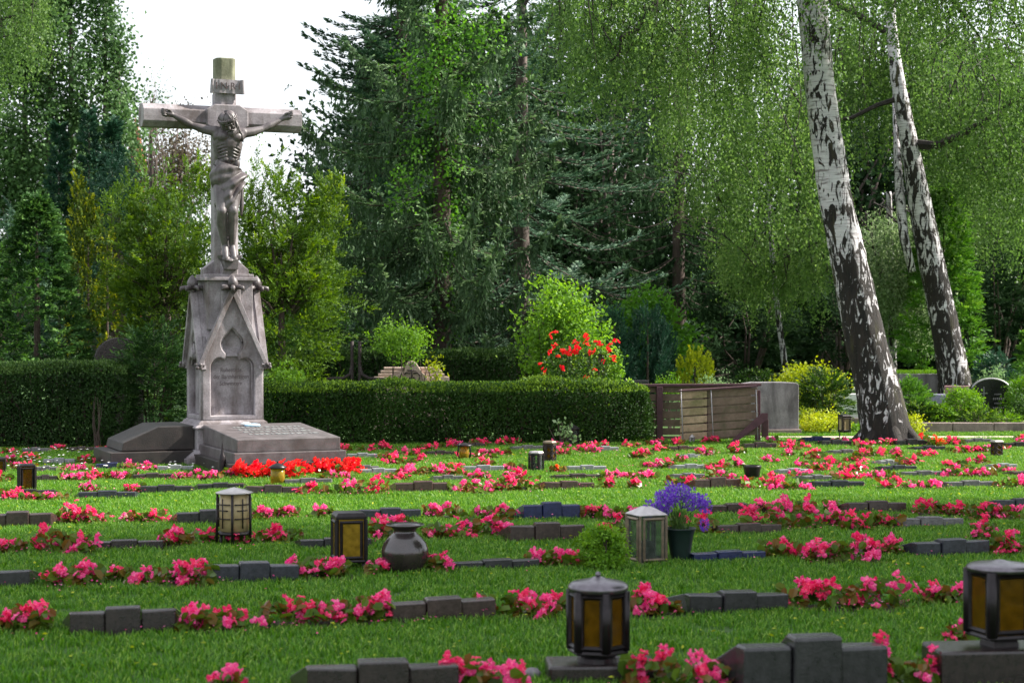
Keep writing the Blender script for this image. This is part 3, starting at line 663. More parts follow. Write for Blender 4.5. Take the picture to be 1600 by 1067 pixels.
# ------------------------------------------------------------------ grave markers on the lawn
PROTO = {}
def marker_meshes(color, k):
    key = (color, k)
    if key in PROTO: return PROTO[key]
    # unit marker: 0.5 wide, 0.14 high, tall back towards the camera, long slope away; three blocks
    r = np.random.default_rng(k + 3)
    def blk(x0, x1, h, f, b, el=0.0, er=0.0):
        p = MB(); ch = 0.09; jj = r.normal(size=4) * .0015
        v = [(x0, f, -.05), (x1, f, -.05), (x1 + er, b, -.05), (x0 - el, b, -.05), (x0, f, h + jj[0]), (x1, f, h + jj[1]), (x1 + er, b, .045), (x0 - el, b, .045)]
        w = [(x0, f + ch, h), (x1, f + ch, h)]
        p.add(v + w, [(3, 2, 1, 0), (0, 1, 5, 4), (4, 5, 9, 8), (8, 9, 6, 7), (1, 2, 6, 9, 5), (2, 3, 7, 6), (3, 0, 4, 8, 7)]); return p.mesh('block')
    out = [('side_block', blk(-.25, -.085, .125, 0, .34, .05)), ('center_block', blk(-.083, .083, .148, -.018, .35)), ('side_block', blk(.085, .25, .122, 0, .34, 0, .05))]
    for _, m in out: m.materials.append(M['g_' + color])
    PROTO[key] = out; return out
# row, x0, x1, top y, base y, colour
MK = [('A', 480, 718, 1035, 1098, 'dark brown'), ('A', 1158, 1396, 996, 1096, 'charcoal'),
 ('B', 110, 273, 951, 993, 'dark brown'), ('B', 612, 777, 936, 972, 'brown'), ('B', 1075, 1238, 926, 960, 'charcoal'),
 ('C', -110, 43, 892, 922, 'charcoal'), ('C', 327, 467, 880, 912, 'blue-grey'), ('C', 712, 845, 876, 893, 'charcoal'), ('C', 1083, 1200, 863, 879, 'deep blue'), ('C', 1430, 1553, 844, 871, 'blue-grey'),
 ('D', 133, 253, 847, 861, 'dark brown'), ('D', 470, 580, 842, 858, 'charcoal'), ('D', 797, 915, 818, 848, 'brown'), ('D', 1120, 1225, 819, 836, 'brown'), ('D', 1403, 1510, 809, 826, 'grey'),
 ('E', -25, 78, 801, 826, 'brown'), ('E', 277, 380, 798, 822, 'charcoal'), ('E', 563, 658, 795, 814, 'blue-grey'), ('E', 818, 908, 786, 813, 'deep blue'), ('E', 1105, 1200, 788, 805, 'brown'), ('E', 1326, 1420, 784, 802, 'brown'), ('E', 1556, 1650, 780, 796, 'blue-grey'),
 ('F', 3, 83, 766, 778, 'dark brown'), ('F', 123, 210, 768, 781, 'blue-grey'), ('F', 220, 298, 759, 772, 'charcoal'), ('F', 309, 380, 758, 767, 'charcoal'), ('F', 385, 467, 759, 775, 'brown'), ('F', 618, 705, 753, 771, 'reddish brown'), ('F', 850, 930, 753, 767, 'reddish brown'), ('F', 1086, 1160, 747, 766, 'reddish brown'), ('F', 1273, 1353, 752, 764, 'blue-grey'), ('F', 1480, 1558, 752, 764, 'grey'),
 ('G', 52, 88, 743, 754, 'brown'), ('G', 208, 267, 741, 751, 'brown'), ('G', 445, 518, 752, 759, 'grey'), ('G', 563, 620, 736, 743, 'pale grey'), ('G', 677, 724, 747, 754, 'grey'), ('G', 868, 940, 742, 752, 'brown'), ('G', 1052, 1103, 744, 751, 'grey'), ('G', 1257, 1302, 748, 754, 'grey'), ('G', 1412, 1480, 739, 747, 'grey'), ('G', 1583, 1650, 736, 746, 'reddish brown'),
 ('H', 150, 200, 725, 734, 'deep blue'), ('H', 246, 301, 728, 738, 'pale grey'), ('H', 55, 88, 734, 739, 'grey'), ('H', 552, 592, 733, 738, 'grey'), ('H', 725, 788, 733, 738, 'pale grey'), ('H', 888, 948, 729, 738, 'pale grey'), ('H', 1055, 1107, 729, 736, 'pale grey'), ('H', 1378, 1435, 731, 738, 'blue-grey'), ('H', 1550, 1592, 729, 735, 'pale grey'), ('H', 1218, 1268, 738, 743, 'pale grey'),
 ('I', 68, 115, 717, 726, 'pale grey'), ('I', 543, 590, 711, 718, 'pale grey'), ('I', 667, 710, 706, 714, 'brown'), ('I', 801, 850, 697, 706, 'grey'), ('I', 1045, 1092, 698, 706, 'reddish brown'), ('I', 1163, 1215, 692, 704, 'brown'), ('I', 1300, 1350, 705, 712, 'grey'), ('I', 1428, 1480, 698, 706, 'blue-grey'), ('I', 925, 968, 702, 707, 'pale grey'), ('I', 1068, 1095, 715, 719, 'pale grey'), ('I', 1376, 1406, 724, 729, 'pale grey'),
 ('J', 1258, 1300, 683, 693, 'deep blue'), ('J', 1284, 1332, 688, 699, 'charcoal'), ('J', 1400, 1452, 687, 698, 'charcoal'), ('J', 1508, 1552, 686, 694, 'grey'), ('J', 1570, 1620, 692, 702, 'dark brown'), ('J', 35, 75, 703, 709, 'grey'), ('J', 108, 146, 702, 707, 'brown'), ('J', 735, 758, 697, 701, 'brown')]
ROWN = dict(A='front row', B='second row', C='third row', D='fourth row', E='fifth row', F='sixth row', G='seventh row', H='eighth row', I='ninth row', J='row along the lawn edge')
ORD = ['first', 'second', 'third', 'fourth', 'fifth', 'sixth', 'seventh', 'eighth', 'ninth', 'tenth', 'eleventh', 'twelfth', 'thirteenth']
MARK = []
for row in 'ABCDEFGHIJ':
    for k, (r, x0, x1, yt, yb, colr) in enumerate(sorted([m for m in MK if m[0] == row], key=lambda m: m[1])):
        X, Y = gp((x0 + x1) / 2, yb); w = (x1 - x0) / FPX * Y; h = max(0.07, (yb - yt + 1.5) / FPX * Y)
        X, Y = X + .0, Y
        lab = f"{colr} stepped marker, {ORD[k]} from the crucifix side in the {ROWN[row]}"
        if row == 'J': lab = f"{colr} stepped marker, {ORD[k]} from the crucifix side at the far lawn edge"
        o = thing('grave_marker', lab, 'grave marker', (X, Y, 0), radians(11 + rng.normal() * 1.5), 'stepped grave markers set in rows on the lawn')
        o.rotation_euler.x = rng.normal() * .018; o.rotation_euler.y = rng.normal() * .014
        o.scale = (w / 0.5, max(0.8, w / .5 * .9), h / 0.148)
        for nm, me in marker_meshes(colr, k % 2):
            p = bpy.data.objects.new(nm, me); link(p, o)
            b = p.modifiers.new('worn_edges', 'BEVEL'); b.width = 0.008; b.segments = 2; b.limit_method = 'ANGLE'
        MARK.append((row, x0, x1, yb, colr, k))

# ------------------------------------------------------------------ begonias
def blossom_mesh(k, mat, n=4):
    r = np.random.default_rng(k); q = MB()
    for f in range(n):
        c = np.array([r.normal() * .020, r.normal() * .016, r.normal() * .016 + .01]); ax = unit(np.array([r.normal() * .6, -0.7 + r.normal() * .5, .8]))
        u = unit(np.cross(ax, [0.3, .2, 1])); v_ = np.cross(ax, u); a0 = r.random() * 6
        for j in range(4):
            a = a0 + j * pi / 2; d = u * cos(a) + v_ * sin(a); s = np.cross(ax, d); L = (.027, .019)[j % 2] * r.uniform(.85, 1.2); wd = L * .62
            V = [c, c + d * L * .45 + s * wd * .8 + ax * .003, c + d * L * .5 + ax * .010, c + d * L * .45 - s * wd * .8 + ax * .003, c + d * L * .95 + s * wd * .5 + ax * .007 * r.uniform(-1, 2), c + d * L * 1.0 + ax * .014 * r.uniform(-.4, 1), c + d * L * .95 - s * wd * .5 + ax * .007 * r.uniform(-1, 2)]
            t = np.clip(r.uniform(.25, .95) + np.array([.1, 0, 0, 0, -.1, -.1, -.1]), 0, 1)
            q.add(V, [(0, 1, 2), (0, 2, 3), (1, 4, 5, 2), (2, 5, 6, 3)], t)
        q.ball(c + ax * .006, .0045, 4)
        q.t[-1] = np.full(len(q.v[-1]), 1.0)
    me = q.mesh('blossom'); me.materials.append(mat); return me
BL = {c: [blossom_mesh(10 * i + k, M['p_' + c], 3 + k % 3) for k in range(4)] for i, c in enumerate(('pink', 'rose', 'red', 'orange'))}
def round_leaves(lv_v, lv_f, lv_t, c, nrm, r, tone):   # 6-sided fleshy leaves as quads pairs
    k = len(c); u = unit(np.cross(nrm, rng.normal(size=(k, 3)))); v = np.cross(nrm, u)
    ang = np.arange(6) * pi / 3
    P = c[:, None] + r[:, None, None] * (np.cos(ang)[None, :, None] * u[:, None] + np.sin(ang)[None, :, None] * v[:, None] * .8)
    P[:, (0, 3)] -= (nrm * (r * .35)[:, None])[:, None]
    b = sum(len(x) for x in lv_v); lv_v.append(P.reshape(-1, 3)); lv_t.append(np.repeat(tone, 6))
    for i in range(k):
        o = b + i * 6; lv_f += [(o, o + 1, o + 2, o + 3), (o, o + 3, o + 4, o + 5)]
NB = [0]
def clump(px0, px1, yt, yb, col, row, heads=None, red=0.35, label=None, group='begonia clumps planted between the grave markers', dens=1.0):
    X, Y = gp((px0 + px1) / 2, yb); w = max(.10, (px1 - px0) / FPX * Y); h = max(.10, min(.30, (yb - yt) / FPX * Y)); dp = min(.26, .12 + w * .22)
    Y += dp * .5
    near = Y < 13.5 and heads is None
    o = thing('begonia_clump', label or 'x', 'flowers', (X, Y, 0), 0, group); o['_r'] = f"{row}|{(px0 + px1) / 2}|{col}"
    n = int((22 + w * 130) * (1 if Y < 14 else .6) * dens)
    c = np.stack([rng.uniform(-.5, .5, n) * w, rng.uniform(-.5, .5, n) * dp, rng.random(n)], 1); c[:, 2] = .015 + c[:, 2] ** 1.2 * h * .60
    nr = unit(rng.normal(size=(n, 3)) * .6 + [0, -.3, .8]); V, F, T = [], [], []
    tn = rng.uniform(.05, .8, n); tn[rng.random(n) < red] = 1.0
    round_leaves(V, F, T, c, nr, rng.uniform(.020, .040, n), tn)
    q = MB(); q.add(np.vstack(V), F, np.concatenate(T)); part('foliage', q, M['l_beg'], o)
    m = heads or max(2, int((w / .062) * (3.6 if near else 2.4) * dens))
    npl = max(1, int(round(w / .13))); PL = [((q + .5) / npl * w - w / 2 + rng.normal() * .02, rng.uniform(-.35, .3) * dp, rng.uniform(.55, 1.0)) for q in range(npl)]
    if heads: PL += [(rng.uniform(-.47, .47) * w, rng.uniform(-.4, .4) * dp, 1.0) for _ in range(14)]; npl = len(PL)
    PL[int(rng.integers(npl))] = (PL[0][0] if npl == 1 else rng.uniform(-.4, .4) * w, 0, 1.0)
    pos = []
    for k in range(m):
        a_, b_, hh = PL[int(rng.integers(npl))]; r_ = abs(rng.normal()) * .052; t_ = rng.random() * 6.28; x = a_ + r_ * cos(t_); y = b_ + r_ * sin(t_) * .9
        z = h * hh * (1 - (r_ / .11) ** 2 * .5) * rng.uniform(.45, 1.0); pos.append((x, y, max(.035, z - .02)))
    other = {'pink': 'rose', 'rose': 'pink', 'red': 'red', 'orange': 'red'}[col]
    if near:
        for x, y, z in pos:
            cc = col if rng.random() < .72 else other
            b = bpy.data.objects.new('blossom', BL[cc][int(rng.integers(4))]); link(b, o); b.location = (x, y, z)
            s = rng.uniform(.62, 1.05); b.scale = (s, s, s); b.rotation_euler = (rng.normal() * .25, rng.normal() * .25, rng.normal() * .8)
    else:
        vs, fs, ts = [], [], []; b0 = 0; me0 = BL[col][0]
        for x, y, z in pos:
            me0 = BL[col][int(rng.integers(4))]; key = me0.name
            if key not in CACHE:
                vv = np.array([v.co[:] for v in me0.vertices]); tt = np.zeros(len(vv), np.float32); me0.attributes['tone'].data.foreach_get('value', tt); CACHE[key] = (vv, [tuple(p.vertices) for p in me0.polygons], tt)
            vv, ff, tt = CACHE[key]; s = rng.uniform(.65, 1.05); a = rng.normal() * .8
            Rm = np.array([[cos(a), -sin(a), 0], [sin(a), cos(a), 0], [0, 0, 1]])
            vs.append(vv @ Rm.T * s + [x, y, z]); fs += [tuple(i + b0 for i in f) for f in ff]; ts.append(tt); b0 += len(vv)
        q = MB(); q.add(np.vstack(vs), fs, np.concatenate(ts)); part('blossoms', q, M['p_' + col], o, kind='stuff')
    SOIL.append((X, Y, w * .5 + .02, dp * .5 + .03)); sm = MB(); A_ = np.arange(14) * 2 * pi / 14; rr_ = 1 + .12 * rng.normal(size=14)
    sm.add([(0, 0, .012)] + [(cos(a) * (w * .5 + .03) * r_, sin(a) * (dp * .5 + .04) * r_, .004) for a, r_ in zip(A_, rr_)], [(0, q + 1, (q + 1) % 14 + 1) for q in range(14)]); part('soil', sm, M['soil'], o)
    NB[0] += 1; return o
CACHE = {}
M['soil'] = mat_stone('damp_garden_soil', (0.02, 0.013, 0.009), (0.06, 0.04, 0.028), 0.95, 14, fine=90, bmp=1.0)
CL = {'A': [(325, 378, 1043, 1100, 'pink'), (700, 740, 1015, 1092, 'rose'), (735, 822, 1035, 1098, 'pink'), (965, 1060, 1012, 1085, 'rose'), (1045, 1145, 1018, 1095, 'pink'), (1370, 1396, 992, 1088, 'rose'), (1400, 1478, 1016, 1085, 'pink'), (1496, 1522, 974, 1010, 'pink')],
 'B': [(-30, 12, 955, 990, 'rose'), (10, 72, 944, 993, 'rose'), (272, 330, 950, 992, 'pink'), (325, 372, 950, 990, 'rose'), (403, 500, 935, 984, 'rose'), (488, 560, 935, 980, 'pink'), (550, 612, 922, 978, 'pink'), (742, 768, 930, 968, 'pink'), (780, 872, 922, 970, 'pink'), (874, 892, 935, 960, 'rose'), (978, 1035, 918, 965, 'pink'), (1010, 1066, 935, 968, 'rose'), (1222, 1292, 903, 955, 'rose'), (1288, 1360, 905, 955, 'rose'), (1335, 1428, 892, 955, 'pink'), (1443, 1482, 913, 948, 'pink'), (1475, 1515, 914, 950, 'pink')],
 'C': [(64, 112, 885, 922, 'pink'), (105, 155, 876, 920, 'pink'), (163, 196, 890, 912, 'rose'), (195, 228, 890, 918, 'pink'), (232, 290, 880, 916, 'pink'), (275, 330, 876, 920, 'pink'), (455, 510, 865, 905, 'pink'), (488, 545, 870, 908, 'pink'), (572, 600, 878, 900, 'pink'), (662, 698, 864, 896, 'pink'), (823, 862, 860, 888, 'pink'), (850, 890, 858, 890, 'pink'), (896, 922, 870, 890, 'rose'), (1190, 1248, 838, 876, 'rose'), (1252, 1330, 846, 882, 'pink'), (1305, 1380, 832, 882, 'pink'), (1380, 1412, 838, 870, 'pink'), (1522, 1560, 805, 848, 'rose'), (1555, 1612, 828, 870, 'rose')],
 'D': [(-15, 30, 840, 868, 'rose'), (45, 100, 818, 866, 'rose'), (85, 138, 832, 868, 'pink'), (245, 302, 824, 856, 'rose'), (314, 350, 830, 850, 'rose'), (362, 382, 835, 856, 'rose'), (400, 468, 822, 852, 'rose'), (572, 612, 805, 846, 'rose'), (605, 645, 806, 835, 'pink'), (660, 722, 812, 846, 'rose'), (722, 800, 796, 842, 'pink'), (955, 985, 800, 850, 'rose'), (1050, 1072, 800, 828, 'rose'), (1088, 1125, 800, 838, 'rose'), (1162, 1225, 786, 832, 'rose'), (1205, 1285, 770, 830, 'pink'), (1280, 1330, 790, 826, 'pink'), (1318, 1365, 796, 832, 'rose'), (1360, 1412, 796, 828, 'rose'), (1518, 1560, 784, 816, 'rose'), (1550, 1600, 784, 815, 'pink')],
 'E': [(88, 140, 786, 820, 'rose'), (98, 165, 794, 822, 'rose'), (196, 216, 800, 820, 'rose'), (215, 252, 798, 820, 'rose'), (388, 425, 795, 815, 'pink'), (425, 465, 790, 812, 'pink'), (488, 520, 790, 812, 'pink'), (660, 725, 786, 812, 'pink'), (735, 802, 788, 815, 'pink'), (905, 940, 786, 812, 'rose'), (935, 985, 787, 815, 'pink'), (1168, 1215, 780, 806, 'pink'), (1215, 1268, 778, 808, 'pink'), (1290, 1320, 777, 800, 'pink'), (1430, 1480, 780, 806, 'rose'), (1470, 1530, 785, 808, 'rose')],
 'F': [(-20, 22, 766, 782, 'rose'), (18, 58, 772, 786, 'rose'), (50, 106, 766, 786, 'pink'), (120, 150, 762, 772, 'pink'), (190, 218, 760, 772, 'rose'), (465, 512, 756, 776, 'rose'), (520, 560, 748, 776, 'pink'), (556, 605, 742, 776, 'rose'), (700, 730, 752, 772, 'pink'), (726, 772, 750, 774, 'pink'), (768, 806, 745, 770, 'rose'), (805, 850, 732, 768, 'rose'), (920, 965, 744, 766, 'rose'), (980, 1006, 756, 767, 'rose'), (1040, 1085, 742, 764, 'rose'), (1160, 1215, 735, 768, 'rose'), (1205, 1272, 742, 768, 'pink'), (1290, 1330, 740, 753, 'rose'), (1375, 1430, 744, 766, 'rose'), (1425, 1478, 748, 766, 'pink'), (1560, 1612, 742, 766, 'pink')],
 'G': [(-15, 12, 740, 756, 'rose'), (88, 130, 738, 754, 'pink'), (130, 172, 738, 752, 'rose'), (160, 208, 735, 752, 'pink'), (268, 308, 738, 752, 'pink'), (312, 345, 735, 752, 'pink'), (345, 372, 732, 748, 'pink'), (498, 552, 735, 752, 'pink'), (600, 640, 742, 754, 'rose'), (620, 668, 726, 745, 'pink'), (660, 722, 724, 744, 'pink'), (722, 770, 740, 752, 'pink'), (780, 822, 738, 752, 'pink'), (935, 985, 736, 752, 'pink'), (980, 1030, 738, 752, 'pink'), (1100, 1150, 734, 752, 'pink'), (1295, 1352, 736, 752, 'rose'), (1360, 1412, 738, 752, 'pink'), (1472, 1512, 728, 748, 'pink'), (1512, 1560, 726, 748, 'pink')],
 'H': [(28, 55, 730, 738, 'rose'), (88, 118, 730, 740, 'pink'), (118, 142, 726, 738, 'pink'), (180, 222, 722, 736, 'pink'), (215, 245, 728, 738, 'pink'), (425, 482, 722, 738, 'pink'), (605, 640, 714, 728, 'rose'), (690, 725, 722, 738, 'rose'), (790, 822, 726, 738, 'pink'), (860, 885, 730, 742, 'orange'), (1002, 1042, 722, 734, 'pink'), (1040, 1056, 724, 734, 'rose'), (1105, 1140, 720, 738, 'rose'), (1135, 1165, 712, 734, 'pink'), (1262, 1300, 724, 738, 'rose'), (1310, 1350, 728, 740, 'rose'), (1400, 1440, 712, 730, 'rose'), (1480, 1520, 722, 734, 'rose'), (1530, 1552, 716, 728, 'rose')],
 'I': [(30, 58, 712, 722, 'rose'), (118, 145, 714, 726, 'rose'), (480, 520, 696, 708, 'rose'), (522, 560, 698, 708, 'rose'), (590, 620, 708, 720, 'rose'), (612, 642, 703, 714, 'pink'), (640, 662, 708, 716, 'rose'), (742, 770, 702, 714, 'pink'), (770, 805, 702, 714, 'rose'), (870, 890, 704, 714, 'rose'), (900, 922, 700, 708, 'rose'), (985, 1010, 702, 720, 'rose'), (1020, 1045, 700, 708, 'rose'), (1092, 1120, 700, 712, 'rose'), (1140, 1166, 690, 712, 'rose'), (1215, 1262, 686, 704, 'rose'), (1250, 1290, 702, 722, 'rose'), (1340, 1386, 700, 716, 'rose'), (1480, 1520, 700, 712, 'rose'), (1505, 1552, 698, 710, 'rose'), (1270, 1312, 714, 730, 'rose'), (1318, 1352, 712, 726, 'rose')],
 'J': [(78, 100, 697, 706, 'rose'), (150, 168, 702, 710, 'rose'), (0, 22, 704, 712, 'rose'), (585, 612, 698, 706, 'rose'), (650, 682, 698, 706, 'rose'), (685, 712, 696, 704, 'rose'), (975, 1002, 694, 702, 'rose'), (1018, 1045, 684, 698, 'rose'), (1050, 1072, 690, 699, 'rose'), (1100, 1128, 686, 695, 'rose'), (1335, 1368, 688, 700, 'rose'), (1368, 1402, 686, 698, 'rose'), (1430, 1452, 679, 692, 'red'), (1450, 1482, 680, 700, 'orange'), (1478, 1512, 684, 698, 'rose'), (1590, 1612, 684, 692, 'rose')]}
ALLC = []
for row, L_ in CL.items():
    for (a, b, c_, d, col) in L_: ALLC.append((clump(a, b, c_, d, col, row), row, (a + b) / 2, col, d))
rr = np.random.default_rng(21)
for row, (y0, y1, n) in {'G': (741, 752, 5), 'H': (722, 738, 9), 'I': (702, 720, 22), 'J': (692, 700, 10)}.items():
    k = 0
    while k < n:
        x = rr.uniform(440 if y1 < 735 else 0, 1600); w = rr.uniform(14, 34); y = rr.uniform(y0, y1)
        if 200 < x < 570 and y < 738: continue
        ALLC.append((clump(x - w / 2, x + w / 2, y - rr.uniform(8, 13), y, 'rose' if rr.random() < .35 else 'pink', row, dens=.8), row, x, 'rose', y)); k += 1
# labels: single each clump out by the grave marker it grows beside
byside = {}
for o, row, x, col, y in ALLC:
    ms = [m for m in MARK if m[0] == row]; m = min(ms, key=lambda q: abs((q[1] + q[2]) / 2 - x)); side = 'birch' if x > (m[1] + m[2]) / 2 else 'crucifix'
    byside.setdefault((row, m[5], side), []).append((abs(x - (m[1] + m[2]) / 2), o, col, m))
for (row, k, side), L_ in byside.items():
    for i, (_, o, col, m) in enumerate(sorted(L_, key=lambda q: q[0])):
        cn = {'pink': 'pink', 'rose': 'rose-red', 'red': 'scarlet', 'orange': 'orange-red'}[col]
        rn = {'J': 'lawn-edge row'}.get(row, ROWN[row])
        o['label'] = f"{cn} begonias, {ORD[i]} clump on the {side} side of the {rn}'s {ORD[k]} marker"
        del o['_r']
clump(366, 470, 722, 750, 'red', 'H', heads=140, red=.1, label='dense scarlet begonia bed along the front of the ledger slab', group='scarlet begonia beds at the monument', dens=1.6)
clump(455, 558, 718, 744, 'red', 'H', heads=140, red=.1, label='dense scarlet begonia bed past the free corner of the ledger slab', group='scarlet begonia beds at the monument', dens=1.6)
clump(174, 192, 706, 724, 'orange', 'H', label='small orange-red begonia clump at the tip of the dark ledger', group='scarlet begonia beds at the monument')
clump(150, 166, 682, 697, 'orange', 'J', label='small orange flower clump against the foot of the dark hedge', group='scarlet begonia beds at the monument')

# ------------------------------------------------------------------ lanterns and vases
def lantern(label, x, yb, w_px, h_px, sides=4, roof='pyramid', rh=.18, over=1.12, frame='bronze', glass='amber', legs=0.0, leg_n=4, foot=True, bars=None, rot=0.35, roofmat=None, post=.07, knob=True, z0=0.0, candle='candle', taper=1.0, rnd=False, group='grave lanterns standing among the markers', loc=None, w=None, h=None):
    if loc is None:
        X, Y = gp(x, yb, z0); w = w_px / FPX * Y; h = h_px / FPX * Y; Y += w * .4
    else: X, Y = loc
    o = thing('grave_lantern', label, 'lantern', (X, Y, z0), rot, group)
    fm = M[frame]; gm = M[glass]; r = w / 2 / over; lz = h * legs; bt = h * (1 - rh); n = sides
    k = 1 / cos(pi / n) if n <= 6 else 1; rc = r * (1.0 if n > 4 else 1.18)
    A = [2 * pi * (i + .5) / n for i in range(n)]
    if legs:
        for i in range(leg_n):
            a = 2 * pi * (i + .5) / leg_n; p = MB(); p.tube([(rc * .9 * cos(a), rc * .9 * sin(a), -.02), (rc * .8 * cos(a), rc * .8 * sin(a), lz + .01)], [w * .05, w * .045], 6); part('leg', p, fm, o, smooth=True)
    elif foot:
        p = MB(); p.lathe([(r * .72, -.01), (r * .68, h * .05), (r * .62, h * .09), (r * .8, h * .11)], 24 if n > 4 else 4, rot=pi / 4); part('foot', p, fm, o, bevel=.002); lz = h * .10
    p = MB(); p.lathe([(rc * 1.02, lz), (rc * 1.05, lz + h * .02), (rc * 1.0, lz + h * .05), (rc * .9, lz + h * .06)], n if n <= 6 else 24, rot=A[0]); part('base_ring', p, fm, o, bevel=.0015)
    pb = lz + h * .05
    for a in A[:n if n <= 8 else 0]:
        p = MB(); rt = rc * taper; q = r * post * 2.2
        if rnd: p.tube([(rc * .93 * cos(a), rc * .93 * sin(a), pb - .005), (rt * .93 * cos(a), rt * .93 * sin(a), bt)], q * .6, 8)
        else: p.tube([(rc * .96 * cos(a), rc * .96 * sin(a), pb - .005), (rt * .96 * cos(a), rt * .96 * sin(a), bt)], q * .55, 4)
        part('post', p, fm, o, smooth=rnd, bevel=0 if rnd else .0015)
    if n <= 8:
        for i in range(n):
            a, b = A[i], A[(i + 1) % n]; f = .90; g = .965
            P = [np.array((rc * g * cos(t) * q, rc * g * sin(t) * q, z)) for t, q, z in ((a, 1, pb), (b, 1, pb), (b, taper, bt), (a, taper, bt))]
            nm = unit(np.cross(P[1] - P[0], P[3] - P[0])); ins = -nm * .003
            p = MB(); p.hexa([P[0], P[1], P[1] + ins, P[0] + ins, P[3], P[2], P[2] + ins, P[3] + ins]); part('glass_pane', p, gm, o)
            mid = lambda s, t: P[0] * (1 - s) * (1 - t) + P[1] * s * (1 - t) + P[3] * (1 - s) * t + P[2] * s * t
            p = MB()
            for s0, t0, s1, t1 in ((.10, .05, .90, .05), (.10, .93, .90, .93), (.15, .03, .15, .95), (.85, .03, .85, .95)): p.tube([mid(s0, t0) + nm * .002, mid(s1, t1) + nm * .002], w * .042, 4)
            if bars == 'cross':
                for s0, t0, s1, t1 in ((.5, .0, .5, 1), (0, .45, 1, .45), (.3, .3, .3, .85), (.7, .15, .7, .7), (0, .7, 1, .7)): p.tube([mid(s0, t0) + nm * .006, mid(s1, t1) + nm * .006], w * .022, 5)
            if bars == 'lattice':
                for q in range(3): p.tube([mid(0, q / 3) + nm * .004, mid(1, (q + 1) / 3) + nm * .004], w * .03, 4); p.tube([mid(1, q / 3) + nm * .004, mid(0, (q + 1) / 3) + nm * .004], w * .03, 4)
            part('pane_frame', p, fm, o)
    else:
        p = MB(); p.lathe([(rc * .9, pb), (rc * .93, (pb + bt) / 2), (rc * .9, bt)], 24); part('glass_cylinder', p, gm, o, smooth=True)
    rm = M[roofmat] if roofmat else fm; R_ = w / 2 * (1.15 if n == 4 else 1.0); H_ = h - bt; m = n if n <= 6 else 28
    prof = {'pyramid': [(rc * .95, bt), (R_, bt + .001), (R_, bt + H_ * .12), (R_ * .25, h * .985), (0, h)],
            'dome': [(rc * .95, bt - .004), (R_ * .97, bt), (R_, bt + H_ * .18), (R_ * .97, bt + H_ * .38), (R_ * .86, bt + H_ * .55), (R_ * .5, bt + H_ * .72), (R_ * .28, bt + H_ * .80), (R_ * .16, bt + H_ * .92), (0, h)],
            'flat': [(rc * .95, bt), (R_, bt + .001), (R_ * 1.0, bt + H_ * .45), (R_ * .85, bt + H_ * .9), (R_ * .4, h), (0, h)],
            'brim': [(rc * .9, bt), (R_ * 1.0, bt - .002), (R_ * 1.02, bt + H_ * .12), (R_ * .6, bt + H_ * .55), (R_ * .2, bt + H_ * .85), (0, h)]}[roof]
    p = MB(); p.lathe(prof, m if roof != 'dome' else 28, rot=A[0]); ro = part('roof', p, rm, o, smooth=(m > 6 or roof == 'dome'), bevel=0 if m > 6 or roof == 'dome' else .003)
    if knob: p = MB(); p.ball((0, 0, h + w * .02), w * .05, 8); part('knob', p, rm, o, smooth=True)
    p = MB(); p.lathe([(r * .42, lz + h * .06), (r * .42, lz + h * .38), (r * .1, lz + h * .40), (0, lz + h * .43)], 14); part('candle', p, M[candle], o, smooth=True)
    return o
def block(label, x0, x1, yt, h, dpt, mat, rz=0.1, Yf=None):
    Y = Yf; w = (x1 - x0) / FPX * Y; X = ((x0 + x1) / 2 - CX) / FPX * Y
    o = thing('stone_block', label, 'stone', (X, Y, 0), rz); p = MB(); p.box((0, dpt / 2, h / 2 - .03), (w, dpt, h + .06)); part('block', p, M[mat], o, bevel=.014); return X, Y
# front lantern: stands on its own granite block
hb = .078; Yb = 7.55
block('dark granite block carrying the bronze lantern in the front row', 857, 1030, 1040, hb, .24, 'g_dark brown', 0.05, Yb)
lantern('large dark bronze lantern with domed lid and amber panes on a granite block', 0, 0, 0, 0, 6, 'dome', .17, 1.02, 'bronze', 'amber', z0=hb, post=.13, roofmat='lid', rnd=True, loc=((935 - CX) / FPX * (Yb + .10), Yb + .12), w=.252, h=.352, rot=.25)
hb2 = .158; Yb2 = 7.45
block('dark granite block carrying the lantern with the red candle', 1470, 1665, 1015, hb2, .26, 'g_dark brown', 0.1, Yb2)
lantern('dark bronze lantern with rounded lid, amber panes and red candle on a granite block', 0, 0, 0, 0, 4, 'dome', .12, 1.02, 'bronze', 'amber', z0=hb2, post=.15, roofmat='lid', rnd=True, loc=((1566 - CX) / FPX * (Yb2 + .10), Yb2 + .13), w=.235, h=.352, rot=.30, candle='candle_red', knob=False)
L3 = lantern('cream glass cylinder lantern on legs with wide pale roof and crossed iron bars', 362, 856, 58, 93, 12, 'brim', .10, 1.15, 'bronze', 'cream', legs=.20, leg_n=5, roofmat='zinc', knob=False)
def crossed():
    Y = gp(362, 856)[1]; w = 58 / FPX * Y; h = 93 / FPX * Y; R_ = w * .46
    for k in range(5):
        a = 2 * pi * (k + .5) / 5; p = MB(); p.tube([(R_ * 1.05 * cos(a), R_ * 1.05 * sin(a), -.01), (R_ * cos(a), R_ * sin(a), h * .9)], w * .035, 6); part('post', p, M['bronze'], L3, smooth=True)
        b = a + pi / 5; p = MB(); p.tube([(R_ * cos(b), R_ * sin(b), h * .32), (R_ * cos(b), R_ * sin(b), h * .82)], w * .02, 5)
        for z, d in ((.48, .5), (.62, .35), (.72, .5)): p.tube([(R_ * cos(b + t), R_ * sin(b + t), h * z) for t in np.linspace(-d, d, 5)], w * .018, 5)
        part('crossed_bars', p, M['bronze'], L3, smooth=True)
crossed()
